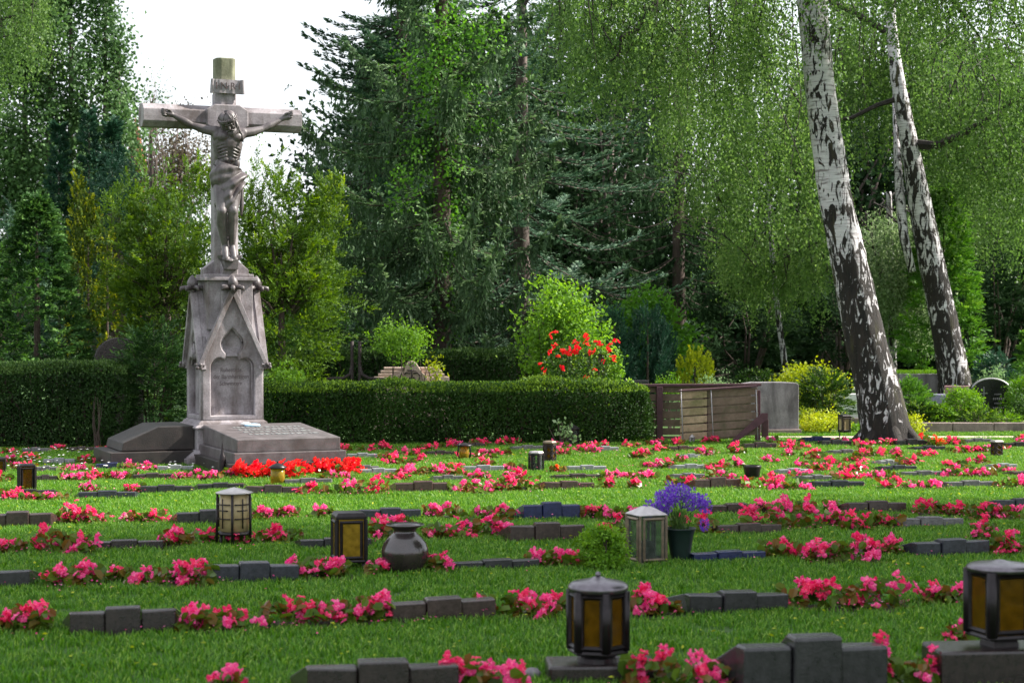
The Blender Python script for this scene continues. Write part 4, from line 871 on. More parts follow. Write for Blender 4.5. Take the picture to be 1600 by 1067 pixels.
lantern('square dark lantern with hammered lid and yellow panes beside the round vase', 543, 893, 60, 92, 4, 'flat', .12, 1.06, 'bronze', 'yellow_glass', legs=.14, rot=.25, knob=False, post=.10)
lantern('tall square lantern with clear panes and pale pyramid roof beside the purple flowers', 1012, 884, 61, 92, 4, 'pyramid', .16, 1.05, 'bronze_lit', 'clear', foot=False, rot=.42, roofmat='zinc', knob=False)
lantern('square charcoal lantern with oval amber window standing near a brown marker', 38, 769, 30, 44, 4, 'flat', .10, 1.05, 'bronze', 'amber', foot=False, rot=.35, knob=False, post=.16)
lantern('dark lantern half cut off by the edge of the photograph', -3, 741, 22, 26, 4, 'flat', .15, 1.1, 'bronze', 'amber', rot=.2)
lantern('small round tan lantern with pointed brown roof beside the scarlet bed', 432, 760, 29, 37, 12, 'brim', .24, 1.18, 'bronze', 'yellow_glass', foot=False, roofmat='bronze')
lantern('yellow glass lantern held in a curved black iron frame', 725, 721, 27, 29, 12, 'brim', .16, 1.7, 'bronze', 'yellow_glass', foot=False, knob=False)
for s in (-1, 1):
    pass
lantern('brown wooden-looking cylinder lantern with pale lid', 858, 724, 21, 34, 12, 'flat', .12, 1.02, 'g_brown' , 'amber', foot=False, roofmat='zinc', knob=False) if False else None
lantern('brown ribbed cylinder lantern with pale lid behind the red-glass lantern', 859, 724, 22, 35, 6, 'flat', .12, 1.05, 'iron', 'amber', foot=False, roofmat='bronze_lit', knob=False, bars='lattice')
lantern('silvery lantern wrapped in wire with a red candle inside', 838, 738, 24, 33, 6, 'flat', .12, 1.02, 'bronze', 'clear', foot=False, candle='candle_red', knob=False, roofmat='zinc', post=.12)
lantern('black lantern with pointed hood standing before the hedge', 896, 697, 21, 33, 4, 'pyramid', .20, 1.25, 'bronze', 'clear', rot=.4)
lantern('tiny grey lantern standing before the plank stack', 1082, 694, 10, 15, 6, 'pyramid', .3, 1.2, 'zinc', 'clear')
lantern('brown lantern with crossed lattice sides and flat pale lid near the birch', 1560, 716, 19, 28, 4, 'flat', .12, 1.2, 'iron', 'amber', foot=False, roofmat='zinc', bars='lattice', knob=False)
lantern('black carriage lantern with cream glass standing beside the leaning birch', 1321, 690, 19, 42, 4, 'flat', .10, 1.1, 'bronze', 'cream', legs=.34, leg_n=1, roofmat='bronze', knob=False)
def yellow_frame():
    X, Y = gp(725, 721); o = [q for q in bpy.data.objects if q.get('label', '').startswith('yellow glass')][0]
    for k in range(4):
        a = k * pi / 2 + .5; p = MB(); r = .085; p.tube([(r * .55 * cos(a), r * .55 * sin(a), 0), (r * 1.15 * cos(a), r * 1.15 * sin(a), .07), (r * 1.0 * cos(a), r * 1.0 * sin(a), .14), (r * .8 * cos(a), r * .8 * sin(a), .19)], .006, 6); part('iron_strap', p, M['bronze'], o, smooth=True)
yellow_frame()
def lathe_thing(name, label, cat, x, yb, prof, mat, n=28, sub='body', wob=0.0, z0=0):
    X, Y = gp(x, yb, z0); k = Y / FPX; r = max(p[0] for p in prof) * k
    o = thing(name, label, cat, (X, Y + r * .7, z0)); p = MB(); p.lathe([(a * k, b * k) for a, b in prof], n, wob=wob); part(sub, p, M[mat], o, smooth=True); return o, k
o, k = lathe_thing('round_vase', 'bulbous dark glazed vase with flared rim standing in the grass', 'vase', 631, 900, [(17, -4), (20, 0), (28, 8), (36, 24), (37.5, 36), (34, 48), (26, 58), (19, 64), (17, 68), (21, 73), (31, 77), (30, 78.5), (19, 75), (15, 68), (15, 60)], 'vase')
o, k = lathe_thing('flower_pot', 'dark green conical grave vase holding the purple flowers', 'vase', 1065, 881, [(13, -4), (14, 0), (17, 20), (21, 44), (24, 52), (25.5, 54), (24, 54.5), (20, 44), (16, 20)], 'green_plastic')
o, k = lathe_thing('candle_cone', 'dark pointed metal grave light standing before the ledger slab', 'grave light', 346, 745, [(9, -2), (8, 1), (6.5, 4), (6, 12), (6, 26), (5, 32), (2.5, 37), (1.6, 44), (0, 56)], 'bronze', 12)
o, k = lathe_thing('grave_cup', 'small black tapered grave cup with folded rim among the pink begonias', 'grave light', 1177, 750, [(10, -2), (11, 0), (12.5, 12), (14, 19), (14.5, 22), (12, 22.5), (10, 12)], 'bronze', 8)
def purple():
    X, Y = gp(1065, 881); Y += .12; o = thing('purple_bouquet', 'bunch of violet-blue flowers standing in the dark green vase', 'flowers', (X, Y, 0))
    st = MB(); lv = LV(); k = Y / FPX
    for i in range(30):
        px = rng.uniform(-56, 50); top = 122 - abs(px + 3) * .55 - rng.uniform(0, 26); dy = rng.uniform(-.10, .10)
        if i > 28: px = 38; top = 60
        P = [(rng.uniform(-14, 14) * k, dy * .3, 40 * k), (px * .45 * k, dy * .6, (55 + top) / 2 * k), (px * k, dy, top * k)]
        st.tube(P, .0022, 5)
        m = 70; t = rng.random(m); r = .014 + .012 * np.sin(t * pi); a = rng.random(m) * 2 * pi
        c = np.array(P[2]) + np.stack([r * np.cos(a), r * np.sin(a), (t - .6) * .075], 1); d = c - (np.array(P[2]) + [0, 0, -.01])
        lv.add(c, d + rng.normal(size=(m, 3)) * .01, rdir(m), .020, .011, rng.random(m))
    part('stems', st, M['l_lav'], o, kind='stuff'); part('petals', lv.mesh('petals'), M['p_purple'], o, kind='stuff')
    lf = LV(); n = 26; P = np.tile([0, 0, 48 * k], (n, 1)) + rng.normal(size=(n, 3)) * .02; lf.add(P + [0, 0, .06], rng.normal(size=(n, 3)) * .35 + [0, 0, 1], rdir(n), .14, .012, .6); part('leaves', lf.mesh('leaves'), M['l_lav'], o, kind='stuff')
purple()
# pine cone-like balls and pebbles in the beds
for i, (x, y, r, mt, lb) in enumerate(((197, 914, 6, 'sand', 'round tan stone in the third row flower bed'), (197, 906, 5, 'white_st', 'small white stone in the third row flower bed'), (886, 884, 8, 'slab', 'grey rounded stone beside the small box bush'), (428, 862, 0, 'slab', '') , (1325, 868, 4, 'white_st', 'small white pebble among pink begonias near the blue-grey marker'), (832, 1062, 14, 'slab', 'grey rounded stone beside the front lantern block'))):
    if r:
        X, Y = gp(x, y); k = Y / FPX; p = MB(); p.ball((0, 0, 0), (r * k, r * k * .8, r * k * .75), 8); o = part('pebble', p, M[mt], None, smooth=True); o.location = (X, Y, r * k * .6); tag(o, lb, 'stone')

grass()
def petals_on_grass():
    lv = LV(); n = 1500; i = rng.integers(len(SOIL), size=n); S = np.array(SOIL)[i]; P = np.stack([S[:, 0] + rng.normal(size=n) * (S[:, 2] * .6 + .12), S[:, 1] - abs(rng.normal(size=n)) * .12 - S[:, 3] * .5, rng.uniform(.03, .06, n)], 1)
    lv.add(P, rng.normal(size=(n, 3)) * [1, 1, .2], rng.normal(size=(n, 3)) * .4 + [0, 0, 1], .016, .012, rng.random(n)); o = part('fallen_petals', lv.mesh('fallen_petals'), M['p_pink'], None, kind='stuff'); o['label'] = 'pink petals dropped on the grass beside the begonia rows'
    lv = LV(); n = 1400; Y = np.sqrt(rng.random(n) * (21 ** 2 - 49) + 49); X = (rng.random(n) * 2 - 1) * .29 * Y; lv.add(np.stack([X, Y, rng.uniform(.035, .055, n)], 1), rng.normal(size=(n, 3)) * [1, 1, .2], rng.normal(size=(n, 3)) * .5 + [0, 0, 1], rng.uniform(.015, .035, n), .014, rng.random(n)); o = part('fallen_leaves', lv.mesh('fallen_leaves'), M['l_yellow'], None, kind='stuff'); o['label'] = 'small yellow birch leaves dropped over the lawn'
petals_on_grass()
# ------------------------------------------------------------------ vegetation builders
def fronds(lv, P, D, Lf, ns, Ls, m, L, Wd, ang=0.9, droop=0.25, flat=0.8, tone=(0.3, 0.22), tipb=0.35, ang2=0.6, sdroop=0.0):
    k = len(P); D = unit(D); Lf = np.broadcast_to(Lf, (k,))
    t = (np.arange(ns)[None] + rng.random((k, ns))) / ns
    up = np.array([0, 0, 1.0]) * flat + rng.normal(size=(k, 3)) * (1.02 - flat); S = unit(np.cross(D, unit(up)))
    pos = P[:, None] + D[:, None] * (Lf[:, None] * t)[..., None]; pos[..., 2] -= droop * Lf[:, None] * t ** 2
    sg = np.where((np.arange(ns) % 2)[None] == 0, 1, -1); a = ang * (1 - .6 * t)
    d = D[:, None] * np.cos(a)[..., None] + S[:, None] * (np.sin(a) * sg)[..., None] + rng.normal(size=(k, ns, 3)) * .12
    d[..., 2] -= droop * 1.2 * t
    ls = Ls * (1.05 - .6 * t) * (0.7 + .6 * rng.random((k, ns)))
    ft = np.repeat(rng.normal(size=(k, 1)) * tone[1], ns, 1)
    n0 = lv.count()
    spray(lv, pos.reshape(-1, 3), d.reshape(-1, 3), ls.ravel(), m, ang2, L, Wd, droop=sdroop, flat=flat, tone=(tone[0], tone[1] * .5), tipb=tipb)
    q, tn = lv.c[-1]; lv.c[-1] = (q, np.clip(tn + np.repeat((ft + .25 * (t - .4)).ravel(), m), 0, 1).astype(np.float32))
def outline(dirs, amp, seed):
    r = np.random.default_rng(seed); s = np.zeros(len(dirs))
    for k in range(7):
        w = r.normal(size=3) * (2.0 + k); s += np.sin(dirs @ w + r.random() * 6) / (1 + k * .5)
    return 1 + amp * s / 2.2
def leafcrown(lv, c, R, ncl, per, spread, L, Wd, amp=0.25, seed=1, inner=0.5, up=0.5, tone=(0.4, 0.2), zmin=None, cutz=None):
    d = rdir(ncl); rr = (inner + (1 - inner) * rng.random(ncl) ** .6) * outline(d, amp, seed); P = np.array(c) + d * rr[:, None] * np.array(R)
    if zmin is not None: k = P[:, 2] > zmin; P, d = P[k], d[k]
    k = len(P); sp = spread * rng.uniform(.6, 1.4, (k, 1, 1)); Q = P[:, None] + rng.normal(size=(k, per, 3)) * sp * [1, 1, .7]
    ld = d[:, None] * .6 + rng.normal(size=(k, per, 3)) * .8; nn = d[:, None] * .5 + [0, 0, up] + rng.normal(size=(k, per, 3)) * .6
    tn = tone[0] + tone[1] * rng.normal(size=(k, 1)) + .12 * rng.normal(size=(k, per))
    ll = L * rng.uniform(.65, 1.3, (k, per)); lv.add(Q.reshape(-1, 3), ld.reshape(-1, 3), nn.reshape(-1, 3), ll.ravel(), ll.ravel() * Wd / L, tn.ravel())
def stems(mb, base, c, R, n, r0, up=.3):
    for k in range(n):
        d = rdir(1)[0]; d[2] = abs(d[2]) + up; e = np.array(c) + d / np.linalg.norm(d) * np.array(R) * .85; b = np.array(base) + [rng.normal() * r0 * 2, rng.normal() * r0 * 2, -.05]
        m = b * .5 + e * .5 + rng.normal(size=3) * .06 * np.linalg.norm(e - b); mb.tube([b, b * .7 + m * .3 + [0, 0, .1 * abs(e[2] - b[2])], m, e], [r0, r0 * .8, r0 * .55, r0 * .15], 6)
def shrub(name, label, px, D, wpx, ytop, mat, style='leaf', n=160, per=40, leaf=(.035, .02), z0=0.0, group=None, cat='shrub', seed=None, amp=.2, depth=None, bark='bark', ybot=None, spread=None, droop=.2, flen=.35, core=None, tone=(.4, .2), inner=.55):
    X = (px - CX) / FPX * D; s = FPX / D; w = wpx / s / 2; h = EYE - (ytop - HY) / s; zb = 0 if ybot is None else max(0, EYE - (ybot - HY) / s)
    o = thing(name, label, cat, (X, D, 0), 0, group); lv = LV(); seed = seed or int(px); dp = depth or w
    cz = (h + zb) / 2 + .0; R = (w, dp, (h - zb) / 2); c = (0, 0, cz)
    if style == 'leaf':
        leafcrown(lv, c, R, n, per, spread or .14 * max(w, .3), leaf[0], leaf[1], amp, seed, inner, tone=tone)
    elif style == 'frond':
        d = rdir(n); d[:, 2] = d[:, 2] * .9 + .15; d = unit(d); rr = outline(d, amp, seed) * rng.uniform(.35, .72, n); P = np.array(c) * [1, 1, .9] + d * rr[:, None] * np.array(R) * [1, 1, 1.12]; P[:, 2] = np.maximum(P[:, 2], .06)
        dd = d * [1, 1, .5] + [0, 0, .35] + rng.normal(size=(n, 3)) * .2
        fronds(lv, P, dd, flen * rng.uniform(.7, 1.2, n), 10, flen * .38, 8, leaf[0], leaf[1], droop=droop, flat=.75, tone=tone)
    elif style == 'cone':     # column / cone conifer, shell of upswept fronds
        t = rng.random(n) ** .8; a = rng.random(n) * 2 * pi; prof = (1 - t) ** .75 * (1 - .25 * np.exp(-t * 9)); rad = prof * outline(np.stack([np.cos(a), np.sin(a), t * 3], 1), amp, seed)
        P = np.stack([w * rad * .68 * np.cos(a), dp * rad * .68 * np.sin(a), zb + t * (h - zb) * .97], 1); dd = np.stack([np.cos(a), np.sin(a), np.full(n, .75)], 1) + rng.normal(size=(n, 3)) * .25
        fronds(lv, P, dd, flen * rng.uniform(.6, 1.1, n) * (.45 + .55 * prof), 10, flen * .38, 8, leaf[0], leaf[1], droop=droop, flat=.7, tone=tone)
    elif style == 'column':   # tight column of upright sprays
        t = rng.random(n); a = rng.random(n) * 2 * pi; prof = np.clip((1 - t) * 2.6, 0, 1) ** .6 * outline(np.stack([np.cos(a), np.sin(a), t * 4], 1), amp, seed)
        P = np.stack([w * prof * .85 * np.cos(a), dp * prof * .85 * np.sin(a), zb + t * (h - zb) * .93], 1); dd = np.stack([np.cos(a) * .35, np.sin(a) * .35, np.full(n, 1.0)], 1) + rng.normal(size=(n, 3)) * .15
        fronds(lv, P, dd, flen * rng.uniform(.7, 1.2, n), 8, flen * .35, 8, leaf[0], leaf[1], ang=.6, droop=-.05, flat=.3, tone=tone)
    part('crown' if cat == 'tree' else 'foliage', lv.mesh('foliage'), M[mat], o)
    mb = MB()
    if style in ('cone', 'column'):
        mb.tube([(0, 0, -.05), (0, 0, h * .45), (0, 0, h * .9)], [max(.025, w * .055), max(.018, w * .04), .008], 7)
    else: stems(mb, (0, 0, 0), c, R, 7, max(.012, w * .035))
    part('trunk' if cat == 'tree' else 'stems', mb, M[bark], o)
    return o
def hedge(label, A, B, z, dep, mat, n, leaf=(.04, .022), name='hedge', endr=.25, cat='hedge', und=.042):
    A, B = np.array(A, float), np.array(B, float); L = np.linalg.norm(B - A); u = (B - A) / L; v = np.array([-u[1], u[0]])
    o = thing(name, label, cat, (A[0], A[1], 0), math.atan2(u[1], u[0])); lv = LV()
    def add(P, nr):
        k = len(P); s = und * (np.sin(P[:, 0] * 3.1 + P[:, 2] * 4) + np.sin(P[:, 0] * 7.7 + 1) * .6 + np.sin(P[:, 2] * 9 + P[:, 0] * 2.3) * .5); P = P + nr * (s + rng.normal(size=k) * .022)[:, None]
        low = np.clip(1 - P[:, 2] / (z * .25), 0, 1); keep = rng.random(k) > low * .25; P, nr = P[keep], nr[keep]; k = len(P)
        patch = np.sin(P[:, 0] * 5 + 2 * np.sin(P[:, 2] * 6)) * .1
        new = (P[:, 2] > z * .90) * .5  # new growth, plus top light put into the leaf tone
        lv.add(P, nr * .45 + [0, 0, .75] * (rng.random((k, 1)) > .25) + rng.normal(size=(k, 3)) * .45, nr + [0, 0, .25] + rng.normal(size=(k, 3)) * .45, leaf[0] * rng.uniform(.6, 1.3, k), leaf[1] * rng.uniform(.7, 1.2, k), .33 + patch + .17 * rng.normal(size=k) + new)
    def rnd(x):   # rounded end in plan
        e = np.clip((x - (L - endr)) / endr, 0, 1); return 1 - (1 - np.sqrt(np.clip(1 - e * e, 0, 1)))
    af, at, ae = L * z, L * dep, dep * z; tot = af + at * 1.3 + 2 * ae
    k = int(n * af / tot); x = rng.random(k) * L; zz = rng.random(k) * z; f = 1 - rnd(x); nr = np.tile([0, -1.0, 0], (k, 1)); nr[:, 0] = f * 1.2
    rt = np.clip((zz - z * .86) / (z * .14), 0, 1) ** 2 * .06; add(np.stack([x, f * dep * .5 + rt, zz], 1), unit(nr))
    k = int(n * at * 1.3 / tot); x = rng.random(k) * L; f = (1 - rnd(x)) * .5; yy = rng.uniform(0, 1, k); yy = f + yy * (1 - 2 * f); drop = np.clip((x - (L - .35)) / .35, 0, 1) ** 2 * .10
    add(np.stack([x, yy * dep, z - drop - (abs(yy - .5) * 2) ** 6 * .04], 1), np.tile([0, 0, 1.0], (k, 1)))
    for xe, sg in ((0, -1), (L, 1)):
        k = int(n * ae / tot); add(np.stack([np.full(k, xe - sg * .02), rng.random(k) * dep, rng.random(k) * z], 1), np.tile([sg * 1.0, 0, 0], (k, 1)))
    k = n // 7; x = rng.random(k) * (L - .1); f = (1 - rnd(x)) * .5; yy = dep * (f + rng.random(k) * (1 - 2 * f)); drop = np.clip((x - (L - .35)) / .35, 0, 1) ** 2 * .10
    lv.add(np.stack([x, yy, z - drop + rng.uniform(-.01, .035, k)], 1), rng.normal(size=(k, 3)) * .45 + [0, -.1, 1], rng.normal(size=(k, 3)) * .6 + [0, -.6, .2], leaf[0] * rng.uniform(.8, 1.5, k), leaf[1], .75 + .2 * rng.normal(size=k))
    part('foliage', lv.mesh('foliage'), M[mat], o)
    mb = MB(); k = int(L / .16)
    for i in range(k):
        for j in (.3, .7):
            b = np.array([.1 + (L - .25) * i / k + rng.normal() * .02, dep * j, -.03])
            for q in range(2): mb.tube([b, b + [rng.normal() * .05, rng.normal() * .05, z * .5], b + [rng.normal() * .12, rng.normal() * .1, z * .95]], [.014, .010, .004], 4)
    part('branches', mb, M['bark'], o, kind='stuff')
    lc = LV(); k = int(n * .32); P = rng.random((k, 3)) * [L - .2, dep * .75, z * .93] + [.06, dep * .12, 0]; f = (1 - rnd(P[:, 0])) * .5; P[:, 1] = dep * (f + (P[:, 1] / dep) * (1 - 2 * f)); lc.add(P, rdir(k), rdir(k), leaf[0] * 1.7, leaf[1] * 2.0, .2 + .15 * rng.random(k))
    part('inner_foliage', lc.mesh('inner_foliage'), M[mat], o, kind='stuff'); return o

# ------------------------------------------------------------------ hedges
def gX(px, D): return (px - CX) / FPX * D
hedge('long low clipped hedge with new growth and painted-in light along its top behind the lawn', (gX(395, 21.5), 21.5), (gX(1022, 21.9), 21.9), .69, .75, 'l_hedge', 34000, (.037, .019), endr=.45)
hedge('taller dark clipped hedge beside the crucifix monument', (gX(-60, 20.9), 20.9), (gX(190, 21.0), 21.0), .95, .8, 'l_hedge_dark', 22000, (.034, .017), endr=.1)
shrub('thuja_bush', 'tall rounded dark thuja bush between the dark hedge and the crucifix plinth', 238, 21.6, 125, 482, 'l_thuja', 'frond', 480, leaf=(.032, .014), amp=.12, flen=.26, depth=.5)
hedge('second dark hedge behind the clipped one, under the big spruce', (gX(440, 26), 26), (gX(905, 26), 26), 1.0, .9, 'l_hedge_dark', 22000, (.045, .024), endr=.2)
shrub('thin_shrub', 'thin bare stemmed sapling against the dark hedge', 152, 20.8, 24, 610, 'l_dark', 'leaf', 10, 4, (.02, .01), spread=.05)

# ------------------------------------------------------------------ conifers behind the monument
def spruce(label, px, D, z0, zt, R0, mat, seed, dz=.30, nb=5, weep=1.0, leaf=(.075, .020), group=None, prof_pow=.7, trunk_r=.17, m=8, hang=(.25, .6), stations=.13, bark='bark', upd=.25, off=0.0, lean=(0, 0), zdense=7.5):
    global rng; keep = rng; rng = np.random.default_rng(seed)
    X = gX(px, D); o = thing('spruce_tree' if weep else 'fir_tree', label, 'tree', (X, D, 0), 0, group); lv = LV(); lb = MB()
    P1, D1, L1, P2, D2, L2 = [], [], [], [], [], []
    z = z0
    while z < zt:
        t = (z - z0) / (zt - z0); Rz = R0 * (1 - t) ** prof_pow * (.75 + .25 * min(1, t * 8)); n_ = nb if z < zdense else max(3, nb - 2)
        for b in range(n_):
            az = 2 * pi * rng.random(); R = Rz * rng.uniform(.6, 1.15); ns = max(4, int(R / (stations if z < zdense else stations * 2))); s = (np.arange(ns) + .5) / ns
            zz = z + rng.normal() * .1; dn = rng.uniform(.10, .30) * (1.2 - t)
            path = np.stack([R * s * cos(az), R * s * sin(az), zz - dn * R * np.sin(s * pi * .75) * 1.0 + R * upd * s ** 3], 1)
            lb.tube(np.vstack([[0, 0, zz], path[::2], path[-1:]]), np.linspace(.018 if R > 1 else .012, .002, len(path[::2]) + 2), 4)
            dr = np.gradient(path, axis=0); sd = np.cross(dr, [0, 0, 1.0])
            env = np.sin(np.clip(s * 1.08, 0, 1) * pi) ** .5 * .8 + .2
            if weep:
                for q in range(3):
                    P1.append(path + rng.normal(size=path.shape) * .03); D1.append(np.tile([0, 0, -1.0], (ns, 1)) + rng.normal(size=(ns, 3)) * .16 + unit(sd) * rng.normal(size=(ns, 1)) * .25 + unit(dr) * .15); L1.append(rng.uniform(*hang, ns) * env * weep)
            for sg in (-1, 1):
                P2.append(path); D2.append(unit(dr) * .8 + unit(sd) * sg * .75 + [0, 0, .05] + rng.normal(size=(ns, 3)) * .15); L2.append(rng.uniform(.25, .5, ns) * min(1, R) * (1.05 - .7 * s))
                if not weep: P2.append(path + [0, 0, .02]); D2.append(unit(dr) * .9 + unit(sd) * sg * .4 + [0, 0, .3] + rng.normal(size=(ns, 3)) * .15); L2.append(rng.uniform(.15, .32, ns) * (1.05 - .6 * s))
        z += dz * rng.uniform(.7, 1.3)
    if weep: spray(lv, np.vstack(P1), np.vstack(D1), np.concatenate(L1), m, .42, leaf[0], leaf[1], droop=.1, flat=.1, tone=(.25, .16), tipb=.05)
    spray(lv, np.vstack(P2), np.vstack(D2), np.concatenate(L2), m, .75, leaf[0] * .85, leaf[1], droop=.15 if weep else -.1, flat=.9, tone=(.58, .2), tipb=.6)  # level sprays toned lighter: lit bough edges put into the colour
    part('crown', lv.mesh('crown'), M[mat], o); part('limbs', lb, M[bark], o, kind='stuff')
    mb = MB(); zs = np.linspace(-.05, zt, 16); mb.tube(np.stack([lean[0] * zs / zt, lean[1] * zs / zt, zs], 1), trunk_r * (1 - zs / zt * .85) * (1 + .35 * np.exp(-zs * 3)), 12, rough=.04); part('trunk', mb, M[bark], o, smooth=True)
    rng = keep; return o, lv.count()
sp, c1 = spruce('large dark spruce with drooping branches and ivy climbing its trunk', 690, 28, 1.0, 11.5, 2.6, 'l_spruce', 3, dz=.50, nb=6, leaf=(.105, .040), m=8, stations=.080, hang=(.2, .60))
s2, c2 = spruce('blue-green fir standing behind the ivy-clad spruce on the open sky side', 628, 33, .8, 11.5, 1.95, 'l_fir', 5, dz=.24, nb=7, weep=0, leaf=(.13, .050), m=7, stations=.14, upd=.1, prof_pow=.3)
s3, c3 = spruce('silvery fir with long level branches reaching towards the birches', 815, 31.5, .9, 11, 3.3, 'l_fir', 8, dz=.34, nb=6, weep=0, leaf=(.10, .038), m=8, stations=.15, upd=.05, prof_pow=.6, bark='bark_grey')
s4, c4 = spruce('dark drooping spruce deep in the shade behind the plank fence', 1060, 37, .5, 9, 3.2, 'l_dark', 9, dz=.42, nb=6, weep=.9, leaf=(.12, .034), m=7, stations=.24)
def ivy():
    lv = LV()
    for (x, y, r, n) in ((730, 45, .30, 260), (700, 62, .32, 300), (680, 110, .25, 240), (640, 100, .22, 160), (648, 230, .18, 120), (632, 285, .2, 150), (625, 320, .12, 60), (690, 150, .2, 160), (712, 265, .16, 90), (735, 140, .14, 80), (750, 200, .12, 60), (665, 180, .14, 80), (718, 330, .14, 60), (700, 400, .14, 60), (668, 370, .12, 50), (755, 60, .2, 120)):
        c = wp(x, y, 27.15) - [gX(690, 28), 28, 0]; Q = c + rng.normal(size=(n, 3)) * [r, r * .6, r * .75]; lv.add(Q, rdir(n) + [0, -.3, -.3], rdir(n) * .7 + [0, -.6, .5], .06, .045, rng.normal(size=n) * .25 + .5)
    z = rng.random(1800) * 6.5 + .3; a = rng.random(1800) * 2 * pi; lv.add(np.stack([.22 * np.cos(a), .22 * np.sin(a), z], 1) + rng.normal(size=(1800, 3)) * .05, rdir(1800), rdir(1800), .07, .055, rng.random(1800) * .6)
    part('ivy', lv.mesh('ivy'), M['l_ivy'], sp)
ivy()

def yew(label, px, D, wpx, ytop, ybot, n, seed, tips=()):
    global rng; keep = rng; rng = np.random.default_rng(seed)
    X = gX(px, D); s = FPX / D; w = wpx / s / 2; h = EYE - (ytop - HY) / s; zb = max(.1, EYE - (ybot - HY) / s)
    o = thing('yew_tree', label, 'tree', (X, D, 0)); lv = LV(); mb = MB(); mb.tube([(0, 0, -.05), (0, 0, .8), (0, 0, h * .6)], [.08, .06, .03], 8)
    P, Dd, L = [], [], []
    nl = 34
    for k in range(nl):                                                       # arching limbs, each a bundle of fronds
        az = 2 * pi * rng.random(); el = rng.uniform(.15, 1.25); d = np.array([cos(az) * cos(el), sin(az) * cos(el), sin(el)])
        c = np.array([0, 0, (h + zb) * .42]); e = c + d * np.array([w, w * .8, (h - zb) * .58]) * rng.uniform(.75, 1.1)
        t = np.linspace(.2, 1, 12)[:, None]; path = c * (1 - t) + e * t + np.array([0, 0, .18]) * np.sin(t * pi); mb.tube(path[::3], [.03, .02, .012, .006], 5)
        m = int(n / nl); tt = rng.uniform(.35, 1, m); q = c * (1 - tt[:, None]) + e * tt[:, None] + rng.normal(size=(m, 3)) * .16
        P.append(q); Dd.append(np.tile(d, (m, 1)) + [0, 0, .25] + rng.normal(size=(m, 3)) * .5); L.append(rng.uniform(.18, .36, m))
    for (tx, ty, q) in tips:
        c = wp(tx, ty, D) - [X, D, 0]; P.append(c + rng.normal(size=(q, 3)) * [.10, .12, .14] - [0, 0, .2]); Dd.append(np.tile([.1, 0, 1.0], (q, 1)) + rng.normal(size=(q, 3)) * .3); L.append(rng.uniform(.2, .42, q))
    m = int(n * .35); a_ = rng.random(m) * 2 * pi; P.append(np.stack([w * .8 * np.sqrt(rng.random(m)) * np.cos(a_), w * .6 * np.sin(a_), rng.uniform(.1, 1.4, m)], 1)); Dd.append(np.stack([np.cos(a_) * .6, np.sin(a_) * .6 - .2, np.full(m, .6)], 1) + rng.normal(size=(m, 3)) * .3); L.append(rng.uniform(.25, .45, m))
    m = int(n * .4); dd = rdir(m); P.append(np.array([0, 0, (h + zb) / 2]) + dd * np.array([w, w * .8, (h - zb) / 2]) * rng.uniform(.4, .85, (m, 1))); Dd.append(dd * .8 + [0, 0, .4] + rng.normal(size=(m, 3)) * .3); L.append(rng.uniform(.25, .45, m))
    fronds(lv, np.vstack(P), np.vstack(Dd), np.concatenate(L), 9, .15, 7, .044, .021, droop=.15, flat=.55, tone=(.32, .2), tipb=.35)
    part('crown', lv.mesh('crown'), M['l_yew'], o); part('trunk', mb, M['bark'], o, smooth=True); rng = keep; return o
yew('bushy bright-tipped yew on the plinth side where the dark thuja stands', 262, 24.5, 175, 285, 665, 450, 31, ((200, 290, 14), (240, 300, 14), (295, 280, 16), (320, 278, 16), (270, 310, 14), (215, 330, 12), (330, 300, 12), (185, 330, 10)))
yew('bushy yew behind the crucifix with one side rising towards the firs', 440, 24.2, 190, 305, 665, 490, 32, ((430, 300, 16), (400, 330, 14), (445, 285, 12), (520, 292, 18), (505, 315, 16), (490, 340, 16), (510, 350, 14), (385, 345, 12), (420, 280, 8), (475, 365, 14), (395, 300, 10)))
shrub('golden_yew', 'narrow upright yew with golden tips rising above the dark hedge', 138, 26, 62, 300, 'l_gold', 'column', 380, leaf=(.04, .020), flen=.24, cat='tree', tone=(.3, .3), amp=.3)
shrub('golden_yew', 'slim golden-tipped yew spire, the tallest of the golden ones', 122, 26.6, 30, 258, 'l_gold', 'column', 160, leaf=(.04, .020), flen=.20, cat='tree', tone=(.6, .3), amp=.3)
shrub('golden_yew', 'short golden-tipped yew spire nearest the dark thuja bush', 168, 25.6, 26, 352, 'l_gold', 'column', 110, leaf=(.04, .020), flen=.18, cat='tree', tone=(.5, .3), amp=.3)
shrub('cypress_bush', 'broad dark cypress bush behind the taller dark hedge', 58, 23.8, 250, 305, 'l_thuja', 'cone', 760, leaf=(.046, .022), flen=.36, amp=.16, cat='tree', droop=.4, tone=(.45, .22))
shrub('cypress_bush', 'small mid green cypress beside the golden yews', 0, 25.5, 130, 370, 'l_chamae', 'frond', 200, leaf=(.045, .018), flen=.3, amp=.2, cat='tree', tone=(.2, .2))
shrub('juniper_shrub', 'hazy blue-green juniper behind the broad cypress bush', 20, 31, 190, 262, 'l_fir', 'frond', 190, leaf=(.075, .028), flen=.4, tone=(.55, .2), cat='tree')
for px, yt, wd, lb in ((93, 188, 44, 'slim dark blue cypress, the shortest of the three under the poplar'), (140, 163, 62, 'tall dark blue cypress in the middle of the three under the poplar'), (176, 178, 46, 'slim dark blue cypress on the crucifix side of the three under the poplar')):
    shrub('cypress_tree', lb, px, 36, wd, yt, 'l_cypress', 'cone', 230, leaf=(.075, .026), flen=.34, amp=.16, cat='tree', group='blue cypresses under the poplar', droop=-.1)
